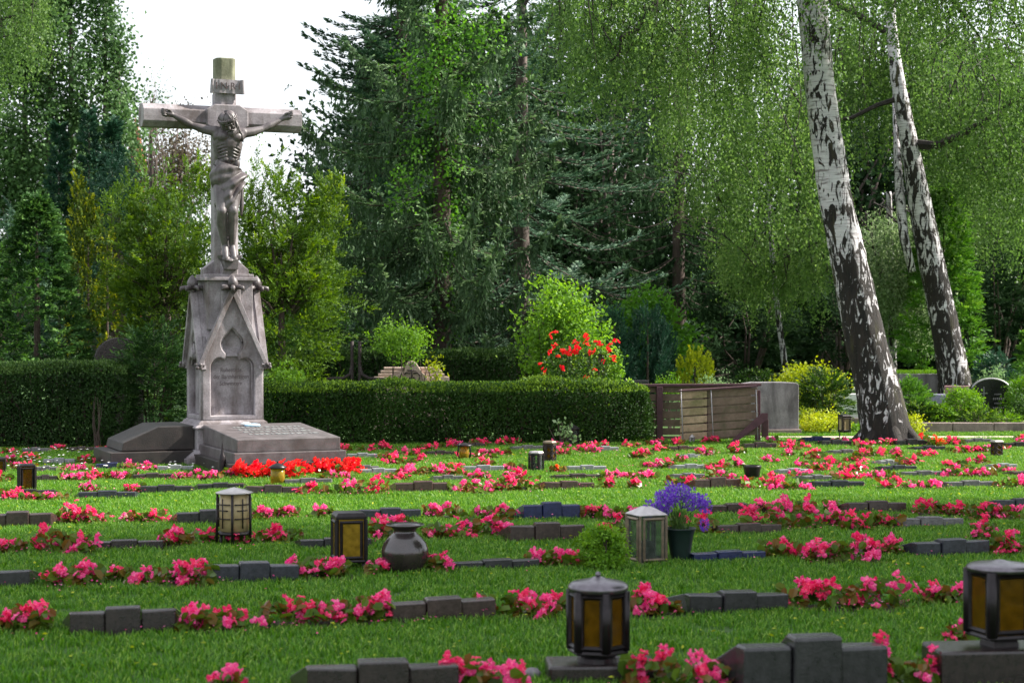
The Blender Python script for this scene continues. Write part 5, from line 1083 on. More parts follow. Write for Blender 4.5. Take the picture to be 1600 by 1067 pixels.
def trunk_only(): 
    o = thing('pine_trunk', 'bare reddish brown tree trunk rising behind the curved dark headstone', 'tree', (gX(179, 27), 27, 0)); mb = MB(); zs = np.linspace(-.05, 3.0, 12); mb.tube(np.stack([.05 * np.sin(zs), zs * 0, zs], 1), .13 - .012 * zs, 10, rough=.05); part('trunk', mb, M['bark'], o, smooth=True)
    lv = LV(); leafcrown(lv, (0, 0, 3.05), (.34, .34, 1.0), 90, 50, .10, .05, .02, seed=4); part('crown', lv.mesh('crown'), M['l_cypress'], o)
trunk_only()

def broadleaf(label, px, D, wpx, ytop, ybot, mat, ncl, per, L, Wd, spread, seed, name='broadleaf_tree', bark='bark_grey', tr=.2, amp=.3, inner=.4, group=None, nlimb=12, base=None, tone=(.4, .2)):
    X = gX(px, D); s = FPX / D; w = wpx / s / 2; h = EYE - (ytop - HY) / s; zb = max(.3, EYE - (ybot - HY) / s); o = thing(name, label, 'tree', (X, D, 0), 0, group); lv = LV()
    c = (0, 0, (h + zb) / 2); R = (w, w * .8, (h - zb) / 2); leafcrown(lv, c, R, ncl, per, spread, L, Wd, amp, seed, inner, tone=tone)
    part('crown', lv.mesh('crown'), M[mat], o); mb = MB(); mb.tube([(0, 0, -.05), (.05, 0, zb * .6), (0, 0, (h + zb) / 2), (.1, 0, h * .9)], [tr * 1.2, tr, tr * .6, tr * .15], 9, rough=.03); stems(mb, (0, 0, zb * .5 + .2), c, R, nlimb, tr * .35, .5); part('trunk', mb, M[bark], o, smooth=True); return o
def poplar():
    X = gX(70, 42); o = thing('poplar_tree', 'tall hazy poplar with several pale upright stems filling the sky beyond the cypresses', 'tree', (X, 42, 0)); lv = LV(); mb = MB()
    for (x, top, w) in ((40, -160, 1.5), (112, -120, 1.25), (165, -40, .85), (185, 60, .6), (-10, -100, 1.6), (80, -200, 1.3)):
        xx = gX(x, 42) - X; z1 = EYE - (top - HY) / FPX * 42; mb.tube([(xx * .5, 0, -.05), (xx * .9, rng.normal() * .2, 2.5), (xx, 0, z1 * .6), (xx * 1.02, 0, z1 * .95)], [.12, .09, .06, .02], 7)
        k = int(165 * w); z = rng.uniform(1.5, z1, k); a = rng.random(k) * 6.28; r = w * np.sqrt(rng.random(k)) * np.clip((z1 - z) / 2.0, .15, 1) * (.8 + .3 * np.sin(z * 2 + x)); P = np.stack([xx + r * np.cos(a), r * np.sin(a), z], 1)
        per = 56; Q = P[:, None] + rng.normal(size=(k, per, 3)) * [.16, .16, .26]; tn = .4 + .22 * rng.normal(size=(k, 1)) + .12 * rng.normal(size=(k, per)); m = k * per
        lv.add(Q.reshape(-1, 3), rdir(m) + [0, 0, -.3], rdir(m), .095 * rng.uniform(.7, 1.2, m), .08, tn.ravel())
    part('crown', lv.mesh('crown'), M['l_poplar'], o); part('trunk', mb, M['bark_grey'], o, smooth=True)
poplar()
broadleaf('brownish copper beech behind the crucifix beam, sky showing through', 268, 50, 170, 185, 345, 'l_copper', 130, 60, .085, .06, .26, 12, amp=.3, inner=.2)
broadleaf('dull green tree low behind the copper beech and the yews', 250, 44, 240, 285, 480, 'l_poplar', 150, 60, .085, .06, .28, 14, amp=.2, inner=.2)
broadleaf('pale young tree with thin twigs against the sky beyond the crucifix shaft', 405, 34, 66, 240, 420, 'l_light', 40, 22, .05, .03, .16, 15, amp=.4, inner=.1, tr=.05)
broadleaf('mid green tree low in the gap between the yew and the firs', 500, 40, 190, 345, 560, 'l_poplar', 150, 55, .08, .055, .24, 16, amp=.25, inner=.2)
broadleaf('leafy mid green tree behind the second dark hedge', 500, 27.5, 130, 478, 625, 'l_chamae', 90, 60, .05, .03, .16, 17, amp=.25, inner=.3, tr=.05)
broadleaf('wispy tree beside the poplar with sky showing between its twigs', 236, 46, 50, 100, 240, 'l_poplar', 26, 26, .07, .045, .2, 19, amp=.4, inner=.1, tr=.06)
# a red-tiled tower far off between the trees
def tower():
    D = 60; X = gX(213, D); o = thing('church_tower', 'distant orange-red brick tower glimpsed between the poplar and the copper beech', 'building', (X, D, 0)); p = MB(); p.box((0, 0, 3.2), (.5, .5, 6.6)); part('wall', p, M['tower_brick'], o); p = MB(); p.lathe([(.40, 6.5), (.0, 8.0)], 4, rot=pi / 4); part('roof', p, M['tower_brick'], o)
M['tower_brick'] = mat_plain('orange_brick', (0.55, 0.17, 0.09), 0.8)
tower()

# ------------------------------------------------------------------ shrubs behind the long hedge
shrub('leafy_shrub', 'pale leaved young shrub peeping over the hedge beside the plinth', 450, 22.9, 70, 568, 'l_light', 'leaf', 60, 16, (.05, .03), ybot=640, amp=.35, inner=.2)
shrub('small_tree', 'small bright green tree on a thin dark stem behind the stepped sandstone tomb', 626, 23.6, 76, 503, 'l_light', 'leaf', 90, 32, (.040, .022), ybot=560, amp=.3, cat='tree', inner=.2, spread=.075)
shrub('yellow_sprig', 'yellow-green sprig standing out in front of the stepped sandstone tomb', 676, 22.9, 32, 552, 'l_yellow', 'leaf', 14, 14, (.045, .022), ybot=600, amp=.3, inner=.1)
shrub('lilac_shrub', 'large light green leafy shrub behind the red rose bush', 878, 24.8, 132, 432, 'l_light', 'leaf', 300, 34, (.060, .034), ybot=640, amp=.34, inner=.25, spread=.10)
shrub('leafy_shrub', 'mid green leafy tree spreading behind the dark junipers', 1015, 29, 170, 462, 'l_ivy', 'leaf', 220, 40, (.075, .05), ybot=620, amp=.25, inner=.4, tone=(.3, .25), cat='tree')
o = shrub('rose_bush', 'rose bush with red blooms standing behind the long hedge', 903, 23.0, 118, 528, 'l_hedge', 'leaf', 150, 30, (.038, .024), ybot=640, amp=.22, inner=.35, tone=(.55, .2), spread=.07)
for (x, y, s) in ((862, 523, 1.0), (863, 552, 1.0), (886, 553, 1.5), (893, 550, 1.4), (916, 536, 1.0), (917, 528, 1.0), (937, 536, 1.1), (950, 543, .9), (962, 537, 1.0), (847, 594, .9), (861, 597, 1.0), (944, 565, .7), (846, 570, .7), (953, 548, .8), (872, 560, .8), (905, 545, .9), (925, 550, .9), (880, 575, .8), (930, 580, .7), (900, 535, .8), (852, 580, .9), (915, 590, .7), (868, 540, .8), (958, 560, .8)):
    c = wp(x, y, 22.48) - np.array([gX(903, 23.0), 23.0, 0]); b = bpy.data.objects.new('rose_bloom', BL['red'][int(rng.integers(4))]); link(b, o); b.location = c; b.scale = (s * 1.25,) * 3; b.rotation_euler = (rng.normal() * .3, rng.normal() * .3, rng.normal())
for i, (px, wd, yt, lb) in enumerate(((960, 40, 492, 'tall'), (1012, 62, 488, 'broadest'), (985, 34, 535, 'short'), (1035, 36, 520, 'outermost'))):
    shrub('juniper_shrub', f'{lb} of the dark blue-green upright junipers behind the plank fence', px, 25.6 + .2 * i, wd, yt, 'l_cypress', 'column', 230, leaf=(.036, .012), flen=.24, ybot=640, group='dark junipers behind the fence', tone=(.25, .2))
shrub('leafy_shrub', 'light green shrub beside the rose bush post', 956, 23.4, 40, 556, 'l_light', 'leaf', 50, 24, (.045, .028), ybot=620, inner=.3)
def post():
    D = 23.0; o = thing('wooden_post', 'dark square wooden post beside the rose bush', 'post', (gX(939, D), D, 0)); p = MB(); p.box((0, 0, .5), (.075, .075, 1.05)); part('post', p, M['iron'], o, bevel=.005)
    p = MB(); p.prism([(-.05, 1.02), (.05, 1.02), (0, 1.07)], (0, -.05, 0), (1, 0, 0), (0, 0, 1), (0, 1, 0), .1); part('cap', p, M['iron'], o)
post()
def tomb():
    D = 24.6; s = FPX / D; o = thing('sandstone_tomb', 'stepped pink sandstone tomb with a carved ornament behind the long hedge', 'tomb', (gX(643, D), D, 0), .08)
    st = M['sand']; zt = lambda y: EYE - (y - HY) / s
    p = MB(); p.box((0, .15, zt(589) / 2), (118 / s, .3, zt(589))); part('wall', p, st, o, bevel=.01)
    for i, (w, y0, y1) in enumerate(((104, 589, 584), (96, 584, 579), (86, 579, 574))): p = MB(); p.box((0, .17, (zt(y0) + zt(y1)) / 2), (w / s, .28 - .03 * i, zt(y1) - zt(y0) - .004)); part('step', p, st, o, bevel=.006)
    p = MB(); p.prism([(-24 / s, .3), (24 / s, .3), (24 / s, zt(588)), (17 / s, zt(582)), (7 / s, zt(567)), (3 / s, zt(564)), (-3 / s, zt(564)), (-7 / s, zt(567)), (-17 / s, zt(582)), (-24 / s, zt(588))], (0, -.08, 0), (1, 0, 0), (0, 0, 1), (0, 1, 0), .16); part('gable', p, st, o, bevel=.008)
    p = MB(); y = -.09; c = zt(589); 
    p.tube([(0, y, c - .10), (0, y, c + .15)], .011, 6); p.tube([(-.06, y, c + .09), (.06, y, c + .09)], .009, 6)
    p.tube([(.022 * sin(a), y, c + .165 + .022 * cos(a)) for a in np.linspace(0, 2 * pi, 10)], .006, 5); p.tube([(.11 * sin(a), y, c + .02 - .11 * cos(a)) for a in np.linspace(-1.5, 1.5, 12)], .010, 6)
    for sx in (-1, 1): p.tube([(sx * .02, y, c + .05), (sx * .08, y, c + .06), (sx * .11, y, c + .02)], .010, 5); p.tube([(sx * .02, y, c + .0), (sx * .06, y, c - .06), (sx * .10, y, c - .08)], .010, 5)
    part('anchor_ornament', p, M['iron'], o, smooth=True)
tomb()
def rail():
    D = 23.6; o = thing('iron_railing', 'two bent rusty iron pipes curving apart above the long hedge', 'railing', (gX(556, D), D, 0)); s = FPX / D; z = lambda y: EYE - (y - HY) / s
    for sx, xe in ((-1, -46), (1, 44)): p = MB(); p.tube([(sx * 7 / s, 0, -.02), (sx * 6 / s, 0, z(590)), (sx * 6 / s, 0, z(550)), (sx * 6 / s, 0, z(533))], .022, 8); part('upright', p, M['iron'], o, smooth=True); p = MB(); p.tube([(sx * 6 / s, 0, z(572)), (sx * 9 / s, 0, z(585)), (sx * 20 / s, 0, z(591)), (xe / s, 0, z(592 if sx < 0 else 593)), ], .022, 8); part('arm', p, M['iron'], o, smooth=True)
    for x in (-44, 42): p = MB(); p.tube([(x / s, 0, -.02), (x / s, 0, z(590))], .018, 6); part('leg', p, M['iron'], o, smooth=True)
rail()
def curved():
    D = 23.5; o = thing('curved_headstone', 'dark arched headstone edge showing above the dark hedge', 'headstone', (gX(168, D), D, 0), .3); s = FPX / D; p = MB(); zt = EYE - (527 - HY) / s
    p.prism([(-.17, 0), (.45, 0)] + [(.14 + .31 * cos(a), zt - .31 + .31 * sin(a)) for a in np.linspace(0, pi, 14)], (0, 0, 0), (1, 0, 0), (0, 0, 1), (0, 1, 0), .14); part('headstone', p, M['g_dark brown'], o, bevel=.01)
curved()
# plant with pale leaves growing out of the hedge
shrub('pale_sapling', 'sapling with large pale leaves growing beside the black hooded lantern', 880, 21.25, 60, 650, 'l_pale', 'leaf', 14, 7, (.055, .036), amp=.3, inner=.1, spread=.04)

# ------------------------------------------------------------------ plank fence and leaning plank stack
def fence():
    D = 22.6; s = FPX / D; o = thing('plank_fence', 'low fence of dark weathered planks on plum posts beyond the hedge end', 'fence', (gX(1030, D), D, 0), .05); z = lambda y: EYE - (y - HY) / s; rel = lambda x: (x - 1030) / s
    for x in (1030, 1196): p = MB(); p.box((rel(x), -.03, z(604 if x < 1100 else 655) / 2), (.075, .075, z(604 if x < 1100 else 655))); part('post', p, M['wood_post'], o, bevel=.004)
    ys = [608, 621, 634, 648, 661, 674, 687]
    for i, y in enumerate(ys): p = MB(); L = 200; p.box((rel(975 + L / 2), .02, z(y)), (L / s, .025, 10.6 / s), ry=.004 * (-1) ** i); part('plank', p, M['board_dark'], o, bevel=.003)
    p = MB(); p.box((rel(1075), -.02, z(601.5)), (230 / s, .07, .03), ry=-.004); part('rail', p, M['wood_post'], o, bevel=.004)
    D2 = 22.0; s = FPX / D2; o = thing('plank_stack', 'leaning panel of pale weathered planks with a plum diagonal brace', 'fence panel', (gX(1125, D2), D2, 0), .06)
    z = lambda y: EYE - (y - HY) / s; rel = lambda x: (x - 1125) / s
    for i in range(6):
        yl, yr = 618 + 12.9 * i, 611 + 12.6 * i; x0, x1 = 1062, 1184 + i * .6; hh = 5.3 / s
        p = MB(); t = .012 + .004 * (i % 2)
        m_ = 1104
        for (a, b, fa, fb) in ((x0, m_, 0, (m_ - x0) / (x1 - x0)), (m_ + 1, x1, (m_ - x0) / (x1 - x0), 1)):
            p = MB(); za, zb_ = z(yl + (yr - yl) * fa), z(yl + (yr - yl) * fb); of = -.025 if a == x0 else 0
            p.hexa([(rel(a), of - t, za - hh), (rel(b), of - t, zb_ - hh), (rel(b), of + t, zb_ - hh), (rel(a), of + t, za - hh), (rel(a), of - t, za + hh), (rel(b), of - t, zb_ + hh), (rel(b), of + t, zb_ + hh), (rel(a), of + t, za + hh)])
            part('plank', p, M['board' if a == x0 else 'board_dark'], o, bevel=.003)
    for x, xb in ((1110, 1114), (1181, 1184), (1063, 1066)): p = MB(); p.tube([(rel(x), -.045, z(608)), (rel(xb), -.045, z(690))], .006, 6); part('strap', p, M['strap'], o, smooth=True)
    for x in (1104, 1186): p = MB(); p.box((rel(x), .05, z(650)), (.06, .05, 80 / s)); part('batten', p, M['wood_post'], o, bevel=.004)
    p = MB(); p.hexa([(rel(1061), -.06, z(611)), (rel(1184), -.06, z(604.5)), (rel(1184), .06, z(604.5)), (rel(1061), .06, z(611)), (rel(1061), -.06, z(609)), (rel(1184), -.06, z(602)), (rel(1184), .06, z(602)), (rel(1061), .06, z(609))]); part('cap_board', p, M['wood_post'], o, bevel=.003)
    p = MB(); 
    P = [(1137, 692), (1146, 692), (1199, 655), (1199, 645), (1190, 645)]; p.prism([(rel(x), z(y)) for x, y in P], (0, -.075, 0), (1, 0, 0), (0, 0, 1), (0, 1, 0), .03); part('brace', p, M['wood_post'], o, bevel=.003)
fence()

# ------------------------------------------------------------------ headstones and shrubs of the plots beyond
def headstone(label, x0, x1, yt, D, mat, top='flat', th=.13, rz=.08, extra=None, base=True):
    s = FPX / D; w = (x1 - x0) / s; h = EYE - (yt - HY) / s; o = thing('headstone', label, 'headstone', (gX((x0 + x1) / 2, D), D, 0), rz)
    if top == 'arch': P = [(-w / 2, 0), (w / 2, 0), (w / 2, h * .72)] + [(w / 2 * cos(a), h * .72 + h * .28 * sin(a)) for a in np.linspace(.25, pi - .25, 11)] + [(-w / 2, h * .72)]
    elif top == 'round': P = [(-w / 2, 0), (w / 2, 0), (w / 2, h * .95), (w * .46, h * .985), (w * .2, h), (-w * .3, h), (-w * .47, h * .97), (-w / 2, h * .93)]
    else: P = [(-w / 2, 0), (w / 2, 0), (w / 2, h), (-w / 2, h)]
    p = MB(); p.prism(P, (0, 0, 0), (1, 0, 0), (0, 0, 1), (0, 1, 0), th); part('headstone', p, M[mat], o, bevel=.01)
    if base: p = MB(); p.box((0, th / 2, .03), (w * 1.06, th * 1.7, .08)); part('base', p, M['kerb'], o, bevel=.006)
    if extra: extra(o, w, h)
    return o
headstone('broad weathered grey headstone with stains beside the plank stack', 1157, 1249, 597, 23.6, 'slab', 'round', .16, .06)
def whitex(o, w, h):
    p = MB(); p.box((-.02, .05, h + .04), (.05, .05, .10)); part('finial', p, M['white_st'], o, bevel=.006)
    p = MB()
    for r, (a, b) in enumerate(((-.02, .12), (-.02, .08), (-.10, .02), (.03, .12))): p.box(((a + b) / 2, -.002, h * (.72 - .16 * r)), (b - a, .004, .018))
    part('inscription_lines', p, M['slab'], o, kind='stuff')
headstone('white marble headstone half hidden by the leaning birch trunk', 1310, 1372, 615, 26.2, 'white_st', extra=whitex)
def blackx(o, w, h):
    p = MB(); p.tube([(w / 2 * 1.0 * cos(a), -.004, h * .72 + (h * .28 + .005) * sin(a)) for a in np.linspace(.25, pi - .25, 14)], .014, 6); part('pale_rim', p, M['strap'], o, smooth=True)
    p = MB(); p.box((-.10, -.003, h * .55), (.010, .006, h * .55)); p.box((-.10, -.004, h * .68), (.11, .006, .010)); part('cross_inlay', p, M['lime_text'], o)
    p = MB()
    for r in range(5):
        for q in range(int(4 + (r % 2) * 2)): p.box((.06 + .028 * q - .02 * (r % 2), -.002, h * (.66 - .10 * r)), (.018, .004, .020 if r != 1 else .03))
    part('worn_lettering', p, M['slab'], o, kind='stuff')
headstone('polished black arched headstone with a thin cross and gilt lettering', 1517, 1580, 592, 26.0, 'black_st', 'arch', extra=blackx)
headstone('pink granite headstone next to the black arched one', 1476, 1517, 603, 27.0, 'pink_st', rz=-.25)
headstone('small lilac-grey headstone between the grey slab and the pink one', 1456, 1479, 616, 26.4, 'lilac_st')
o = headstone('wide grey stone tomb front with grass growing on its top', 1404, 1482, 584, 28.5, 'slab', th=.5)
lv = LV(); n = 1500; P = np.stack([rng.uniform(-.4, .4, n), rng.uniform(0, .5, n), np.full(n, EYE - (584 - HY) / FPX * 28.5 + .02)], 1); lv.add(P, rng.normal(size=(n, 3)) * .5 + [0, 0, 1], rdir(n), .09, .008, rng.random(n)); part('grass_topping', lv.mesh('grass_topping'), M['l_box'], o, kind='stuff')
headstone('dark grey headstone top behind the plank fence and junipers', 972, 1014, 594, 25.0, 'charc' if False else 'g_charcoal')
def kerbs():
    D = 23.9; s = FPX / D; o = thing('grave_kerb', 'low reddish stone kerb edging the planted grave beyond the lawn', 'kerb', (gX(1524, D), D, 0), -.02)
    for i in range(3): p = MB(); p.box((-.55 + .53 * i, .06, .06), (.52, .12, .15)); part('kerb_stone', p, M['kerb'], o, bevel=.008)
    for i in range(2): p = MB(); p.box((-.81 + 1.58 * i, .75, .055), (.1, 1.25, .14)); part('kerb_stone', p, M['kerb'], o, bevel=.008)
kerbs()
shrub('euonymus_shrub', 'yellow-green shrub with bright leaf tips above the dark evergreen', 1262, 26.5, 106, 571, 'l_yellow', 'leaf', 150, 36, (.045, .026), amp=.12, inner=.6, ybot=640, tone=(.45, .2))
shrub('evergreen_shrub', 'broad dark green evergreen bush beside the broad grey headstone', 1288, 25.0, 92, 578, 'l_hedge', 'frond', 260, leaf=(.035, .014), flen=.22, amp=.12)
shrub('low_shrub', 'low yellowish cushion shrub beside the carriage lantern', 1286, 23.9, 80, 645, 'l_yellow', 'leaf', 120, 30, (.028, .018), amp=.15, inner=.6, tone=(.6, .25))
shrub('low_shrub', 'thin yellow-green shrub at the corner of the broad grey headstone', 1262, 24.3, 26, 636, 'l_yellow', 'leaf', 30, 20, (.03, .018), amp=.2, inner=.3)
shrub('low_shrub', 'bright green low shrub between the carriage lantern and the birch', 1341, 24.0, 34, 668, 'l_box', 'leaf', 50, 26, (.028, .018), amp=.15)
shrub('evergreen_shrub', 'rounded layered bush on the far side of the leaning birch trunk', 1420, 25.5, 66, 590, 'l_chamae', 'frond', 220, leaf=(.032, .014), flen=.20, amp=.14)
shrub('evergreen_shrub', 'smaller layered bush just below the rounded one by the birch', 1440, 24.6, 60, 632, 'l_hedge', 'frond', 180, leaf=(.03, .013), flen=.18, amp=.14)
shrub('low_shrub', 'pale yellow-green shrub at the foot of the leaning birch trunk', 1418, 23.7, 46, 645, 'l_yellow', 'leaf', 60, 24, (.032, .018), amp=.2, tone=(.5, .2))
shrub('box_ball', 'bright clipped box ball in front of the pink headstone', 1506, 24.7, 62, 608, 'l_box', 'leaf', 170, 40, (.028, .019), amp=.06, inner=.7, spread=.04, tone=(.7, .2))
shrub('box_ball', 'smaller bright box bush beside the clipped box ball', 1472, 24.5, 44, 630, 'l_box', 'leaf', 100, 36, (.028, .019), amp=.1, inner=.6, spread=.04, tone=(.7, .2))
shrub('heather_patch', 'loose reddish green heather cushion on the kerbed grave', 1528, 24.3, 84, 640, 'l_hedge', 'frond', 130, leaf=(.026, .008), flen=.15, amp=.12, tone=(.6, .3))
shrub('heather_patch', 'green grassy heather cushion at the end of the kerbed grave', 1570, 24.4, 60, 648, 'l_box', 'frond', 90, leaf=(.026, .008), flen=.15, amp=.12)
shrub('juniper_shrub', 'blue-green upright juniper behind the black headstone', 1558, 29, 44, 548, 'l_cypress', 'frond', 110, leaf=(.05, .016), flen=.28, tone=(.6, .2))
shrub('euonymus_shrub', 'variegated small shrub right behind the black headstone', 1556, 27.2, 50, 575, 'l_pale', 'leaf', 50, 26, (.045, .022), amp=.2, inner=.4, ybot=640)
shrub('box_shrub', 'bright green bush at the edge of the photograph beside the black headstone', 1606, 25.6, 66, 585, 'l_box', 'leaf', 130, 40, (.032, .02), amp=.12, inner=.5)
shrub('box_shrub', 'lower dark green bush at the very edge beside the kerbed grave', 1606, 24.8, 56, 625, 'l_hedge', 'leaf', 90, 36, (.03, .02), amp=.15, inner=.5)
shrub('cone_conifer', 'green conical conifer at the very edge behind the bright bush', 1608, 28, 60, 520, 'l_chamae', 'cone', 160, leaf=(.04, .015), flen=.26, cat='tree')
shrub('cypress_tree', 'bright green feathery cypress behind the second birch trunk', 1474, 31, 148, 292, 'l_chamae', 'cone', 480, leaf=(.062, .028), flen=.5, amp=.14, cat='tree', droop=.4, ybot=585)
shrub('gold_shrub', 'bright yellow-green small shrub behind the plank stack', 1086, 26, 52, 556, 'l_yellow', 'column', 100, leaf=(.035, .018), flen=.16, ybot=620)
shrub('low_shrub', 'light green low plants above the plank fence', 1048, 24.5, 58, 583, 'l_box', 'leaf', 50, 20, (.035, .018), amp=.3, inner=.2, ybot=625)
shrub('low_shrub', 'grey-green thin plants above the plank stack', 1122, 24.8, 64, 578, 'l_pale', 'leaf', 40, 14, (.03, .014), amp=.35, inner=.1, ybot=625)
shrub('box_shrub', 'dark low bushes between the plank stack and the yellow-green shrub', 1185, 27.5, 70, 572, 'l_hedge', 'leaf', 110, 36, (.04, .025), amp=.2, ybot=640)
shrub('box_bush', 'small bright green bush standing in the lawn beside the clear glass lantern', 943, 10.95, 74, 824, 'l_box', 'leaf', 130, 34, (.022, .012), amp=.12, inner=.4, spread=.025, depth=.12, tone=(.8, .25))

# ------------------------------------------------------------------ birches
def strands(lv, A, Ln, L, Wd, step=.038, tone=(.45, .2), sway=.12):
    k = len(A); m = np.maximum(4, (Ln / step).astype(int)); idx = np.repeat(np.arange(k), m); t = rng.random(len(idx)); d = t * Ln[idx]
    ph = rng.random(k)[idx] * 6; dirx = rng.normal(size=k)[idx] * sway; diry = rng.normal(size=k)[idx] * sway
    P = A[idx] + np.stack([dirx * d ** 1.3 * .6 + .03 * np.sin(d * 3 + ph), diry * d ** 1.3 * .6 + .03 * np.cos(d * 2.6 + ph), -d], 1) + rng.normal(size=(len(idx), 3)) * [.028, .028, .02]
    n = len(idx); tn = tone[0] + tone[1] * rng.normal(size=k)[idx] + .14 * rng.normal(size=n); ll = L * rng.uniform(.65, 1.2, n)
    lv.add(P, rng.normal(size=(n, 3)) * .6 + [0, 0, -.9], rng.normal(size=(n, 3)), ll, ll * Wd / L, tn)
def curtain(lv, tw, org, x0, x1, yt, yb, D0, D1, groups, per, L=.042, Wd=.030, tone=(.45, .2), ragged=.35, sg=.125, shape=None, step=.042):
    gx = rng.uniform(x0, x1, groups); gd = rng.uniform(D0, D1, groups); f = (gx - x0) / (x1 - x0)
    top = yt + rng.random(groups) * (yb - yt) * .55; bot = yb + (shape(f) if shape else 0) + rng.normal(size=groups) * ragged * 60
    for i in range(groups):
        D = gd[i]; s = FPX / D; c = wp(gx[i], top[i], D) - org; le = max(.3, (bot[i] - top[i]) / s)
        A = c + rng.normal(size=(per, 3)) * [sg, sg, sg * .5]; Ln = np.clip(le * rng.uniform(.45, 1.05, per), .2, None); strands(lv, A, Ln, L, Wd, step, (tone[0] + rng.normal() * .17, tone[1]))
        if tw is not None and i % 2 == 0:
            e = c + [rng.normal() * .3, rng.normal() * .3, .35]; tw.tube([e, c + [0, 0, .1], c + [rng.normal() * .1, 0, -.25 * le], c + [rng.normal() * .15, 0, -.6 * le]], [.016, .011, .008, .004], 4)
def birch(label, path, D, ztone, name='birch_tree'):
    b = wp(path[0][0], path[0][1], D); org = np.array([b[0], D, 0]); o = thing(name, label, 'tree', tuple(org)); s = FPX / D
    P = np.array([wp(x, y, D + (dd if len(q) else 0)) for (x, y, w, *q) in path for dd in [q[0] if q else 0]]) - org; r = np.array([q[2] / s / 2 * .95 for q in path])
    # smooth resample
    t = np.linspace(0, len(P) - 1, 70); i = np.clip(t.astype(int), 0, len(P) - 2); f = (t - i)[:, None]
    pm = np.vstack([P[0] * 2 - P[1], P, P[-1] * 2 - P[-2]]); p0, p1, p2, p3 = pm[i], pm[i + 1], pm[i + 2], pm[i + 3]
    Q = .5 * ((2 * p1) + (-p0 + p2) * f + (2 * p0 - 5 * p1 + 4 * p2 - p3) * f ** 2 + (-p0 + 3 * p1 - 3 * p2 + p3) * f ** 3); rr_ = np.interp(t, np.arange(len(r)), r)
    rr_ = rr_ * (1 + .03 * np.sin(t * 2.1)); mb = MB(); tone = ztone(Q[:, 2]); mb.tube(Q, rr_, 28, tone, rough=.022); return o, org, mb, Q
b1path = [(1388, 700, 92), (1384, 670, 80), (1370, 600, 73), (1352, 530, 66), (1335, 450, 60), (1320, 380, 58), (1305, 310, 54), (1293, 230, 50), (1280, 130, 50), (1268, 0, 50), (1258, -140, 44, .2), (1240, -330, 34, .5), (1235, -560, 20, .8)]
o1, org1, tb1, Q1 = birch('large leaning white-barked birch with cracked dark bark rising from the lawn edge', b1path, 22.0, lambda z: np.clip(1.05 - z / 3.6, 0, 1))
b2path = [(1500, 662, 68), (1495, 620, 57), (1484, 550, 50), (1466, 460, 43), (1445, 360, 39), (1428, 270, 34), (1413, 190, 27), (1398, 100, 20), (1388, 0, 17), (1380, -160, 16), (1376, -330, 9)]
o2, org2, tb2, Q2 = birch('second birch with diamond-cracked white trunk behind the headstones', b2path, 28.2, lambda z: np.clip(.92 - z / 5.5, 0.15, 1))
for k in range(7):
    a = k * .9 + .3; r = .27; tb1.tube([(r * .55 * cos(a) - .01, r * .55 * sin(a), .30), (r * 1.0 * cos(a), r * 1.0 * sin(a), .10), (r * 1.35 * cos(a), r * 1.35 * sin(a), .02), (r * 1.9 * cos(a), r * 1.9 * sin(a), -.06)], [.06, .085, .07, .03], 8, 1.0)
part('trunk', tb1, M['birch'], o1, smooth=True); part('trunk', tb2, M['birch'], o2, smooth=True)
tb = MB(); tb.tube([wp(1425, 425, 28.1) - org2, wp(1412, 370, 28.2) - org2, wp(1406, 310, 28.3) - org2, wp(1402, 255, 28.4) - org2, wp(1396, 150, 28.6) - org2], [.06, .075, .075, .06, .03], 12, np.array([.1] * 5), rough=.02); part('side_stem', tb, M['birch'], o2, smooth=True)
lb1, lv1 = MB(), LV()
def limb(mb, pts, D, org, r0, r1, n=7): mb.tube(np.array([wp(x, y, D + d) - org for x, y, d in pts]), np.linspace(r0, r1, len(pts)), n, rough=.06)
limb(lb1, [(1262, -100, 0), (1180, -60, -.3), (1080, -20, -.6), (1022, 8, -.9), (995, 45, -1), (970, 60, -1.1), (968, 85, -1.1), (950, 100, -1.1)], 22, org1, .06, .010)
limb(lb1, [(1250, -200, 0), (1120, -190, .5), (960, -120, .8), (850, -60, 1), (820, 10, 1.1)], 22, org1, .08, .02)
limb(lb1, [(1255, -180, 0), (1340, -160, .2), (1440, -60, .2), (1500, 20, .3), (1530, 60, .3)], 22, org1, .06, .01)
limb(lb1, [(1500, -120, 0), (1540, -10, 0), (1575, 25, .1), (1605, 70, .1)], 22, org1, .03, .008)
limb(lb1, [(1100, -90, 0), (1108, 30, 0), (1110, 75, 0), (1095, 110, 0)], 21.5, org1, .02, .004)
limb(lb1, [(1200, -60, 0), (1170, 60, 0), (1158, 110, 0), (1185, 118, 0)], 22.5, org1, .02, .008)
curtain(lv1, lb1, org1, 860, 1040, -140, 130, 20.5, 23.5, 55, 11, shape=lambda f: 100 - 200 * abs(f - .45), tone=(.42, .2))
curtain(lv1, lb1, org1, 1000, 1260, -140, 190, 20.8, 24, 60, 11, tone=(.5, .2), shape=lambda f: 90 * np.sin(f * 5))
curtain(lv1, lb1, org1, 1290, 1640, -160, 60, 20.5, 23, 80, 11, tone=(.35, .2), shape=lambda f: 80 * f)
part('crown', lv1.mesh('crown'), M['l_birch'], o1); part('limbs', lb1, M['twig'], o1, kind='stuff')
lb2, lv2 = MB(), LV()
limb(lb2, [(1428, 225, 0), (1460, 228, -.2), (1492, 215, -.3), (1530, 195, -.4), (1570, 165, -.4), (1620, 140, -.4)], 28.2, org2, .075, .035)
limb(lb2, [(1420, 150, 0), (1370, 165, 0), (1330, 185, 0), (1300, 190, .1)], 28.2, org2, .05, .02)
limb(lb2, [(1400, 60, 0), (1330, 20, 0), (1200, -40, 0)], 28.2, org2, .06, .03)
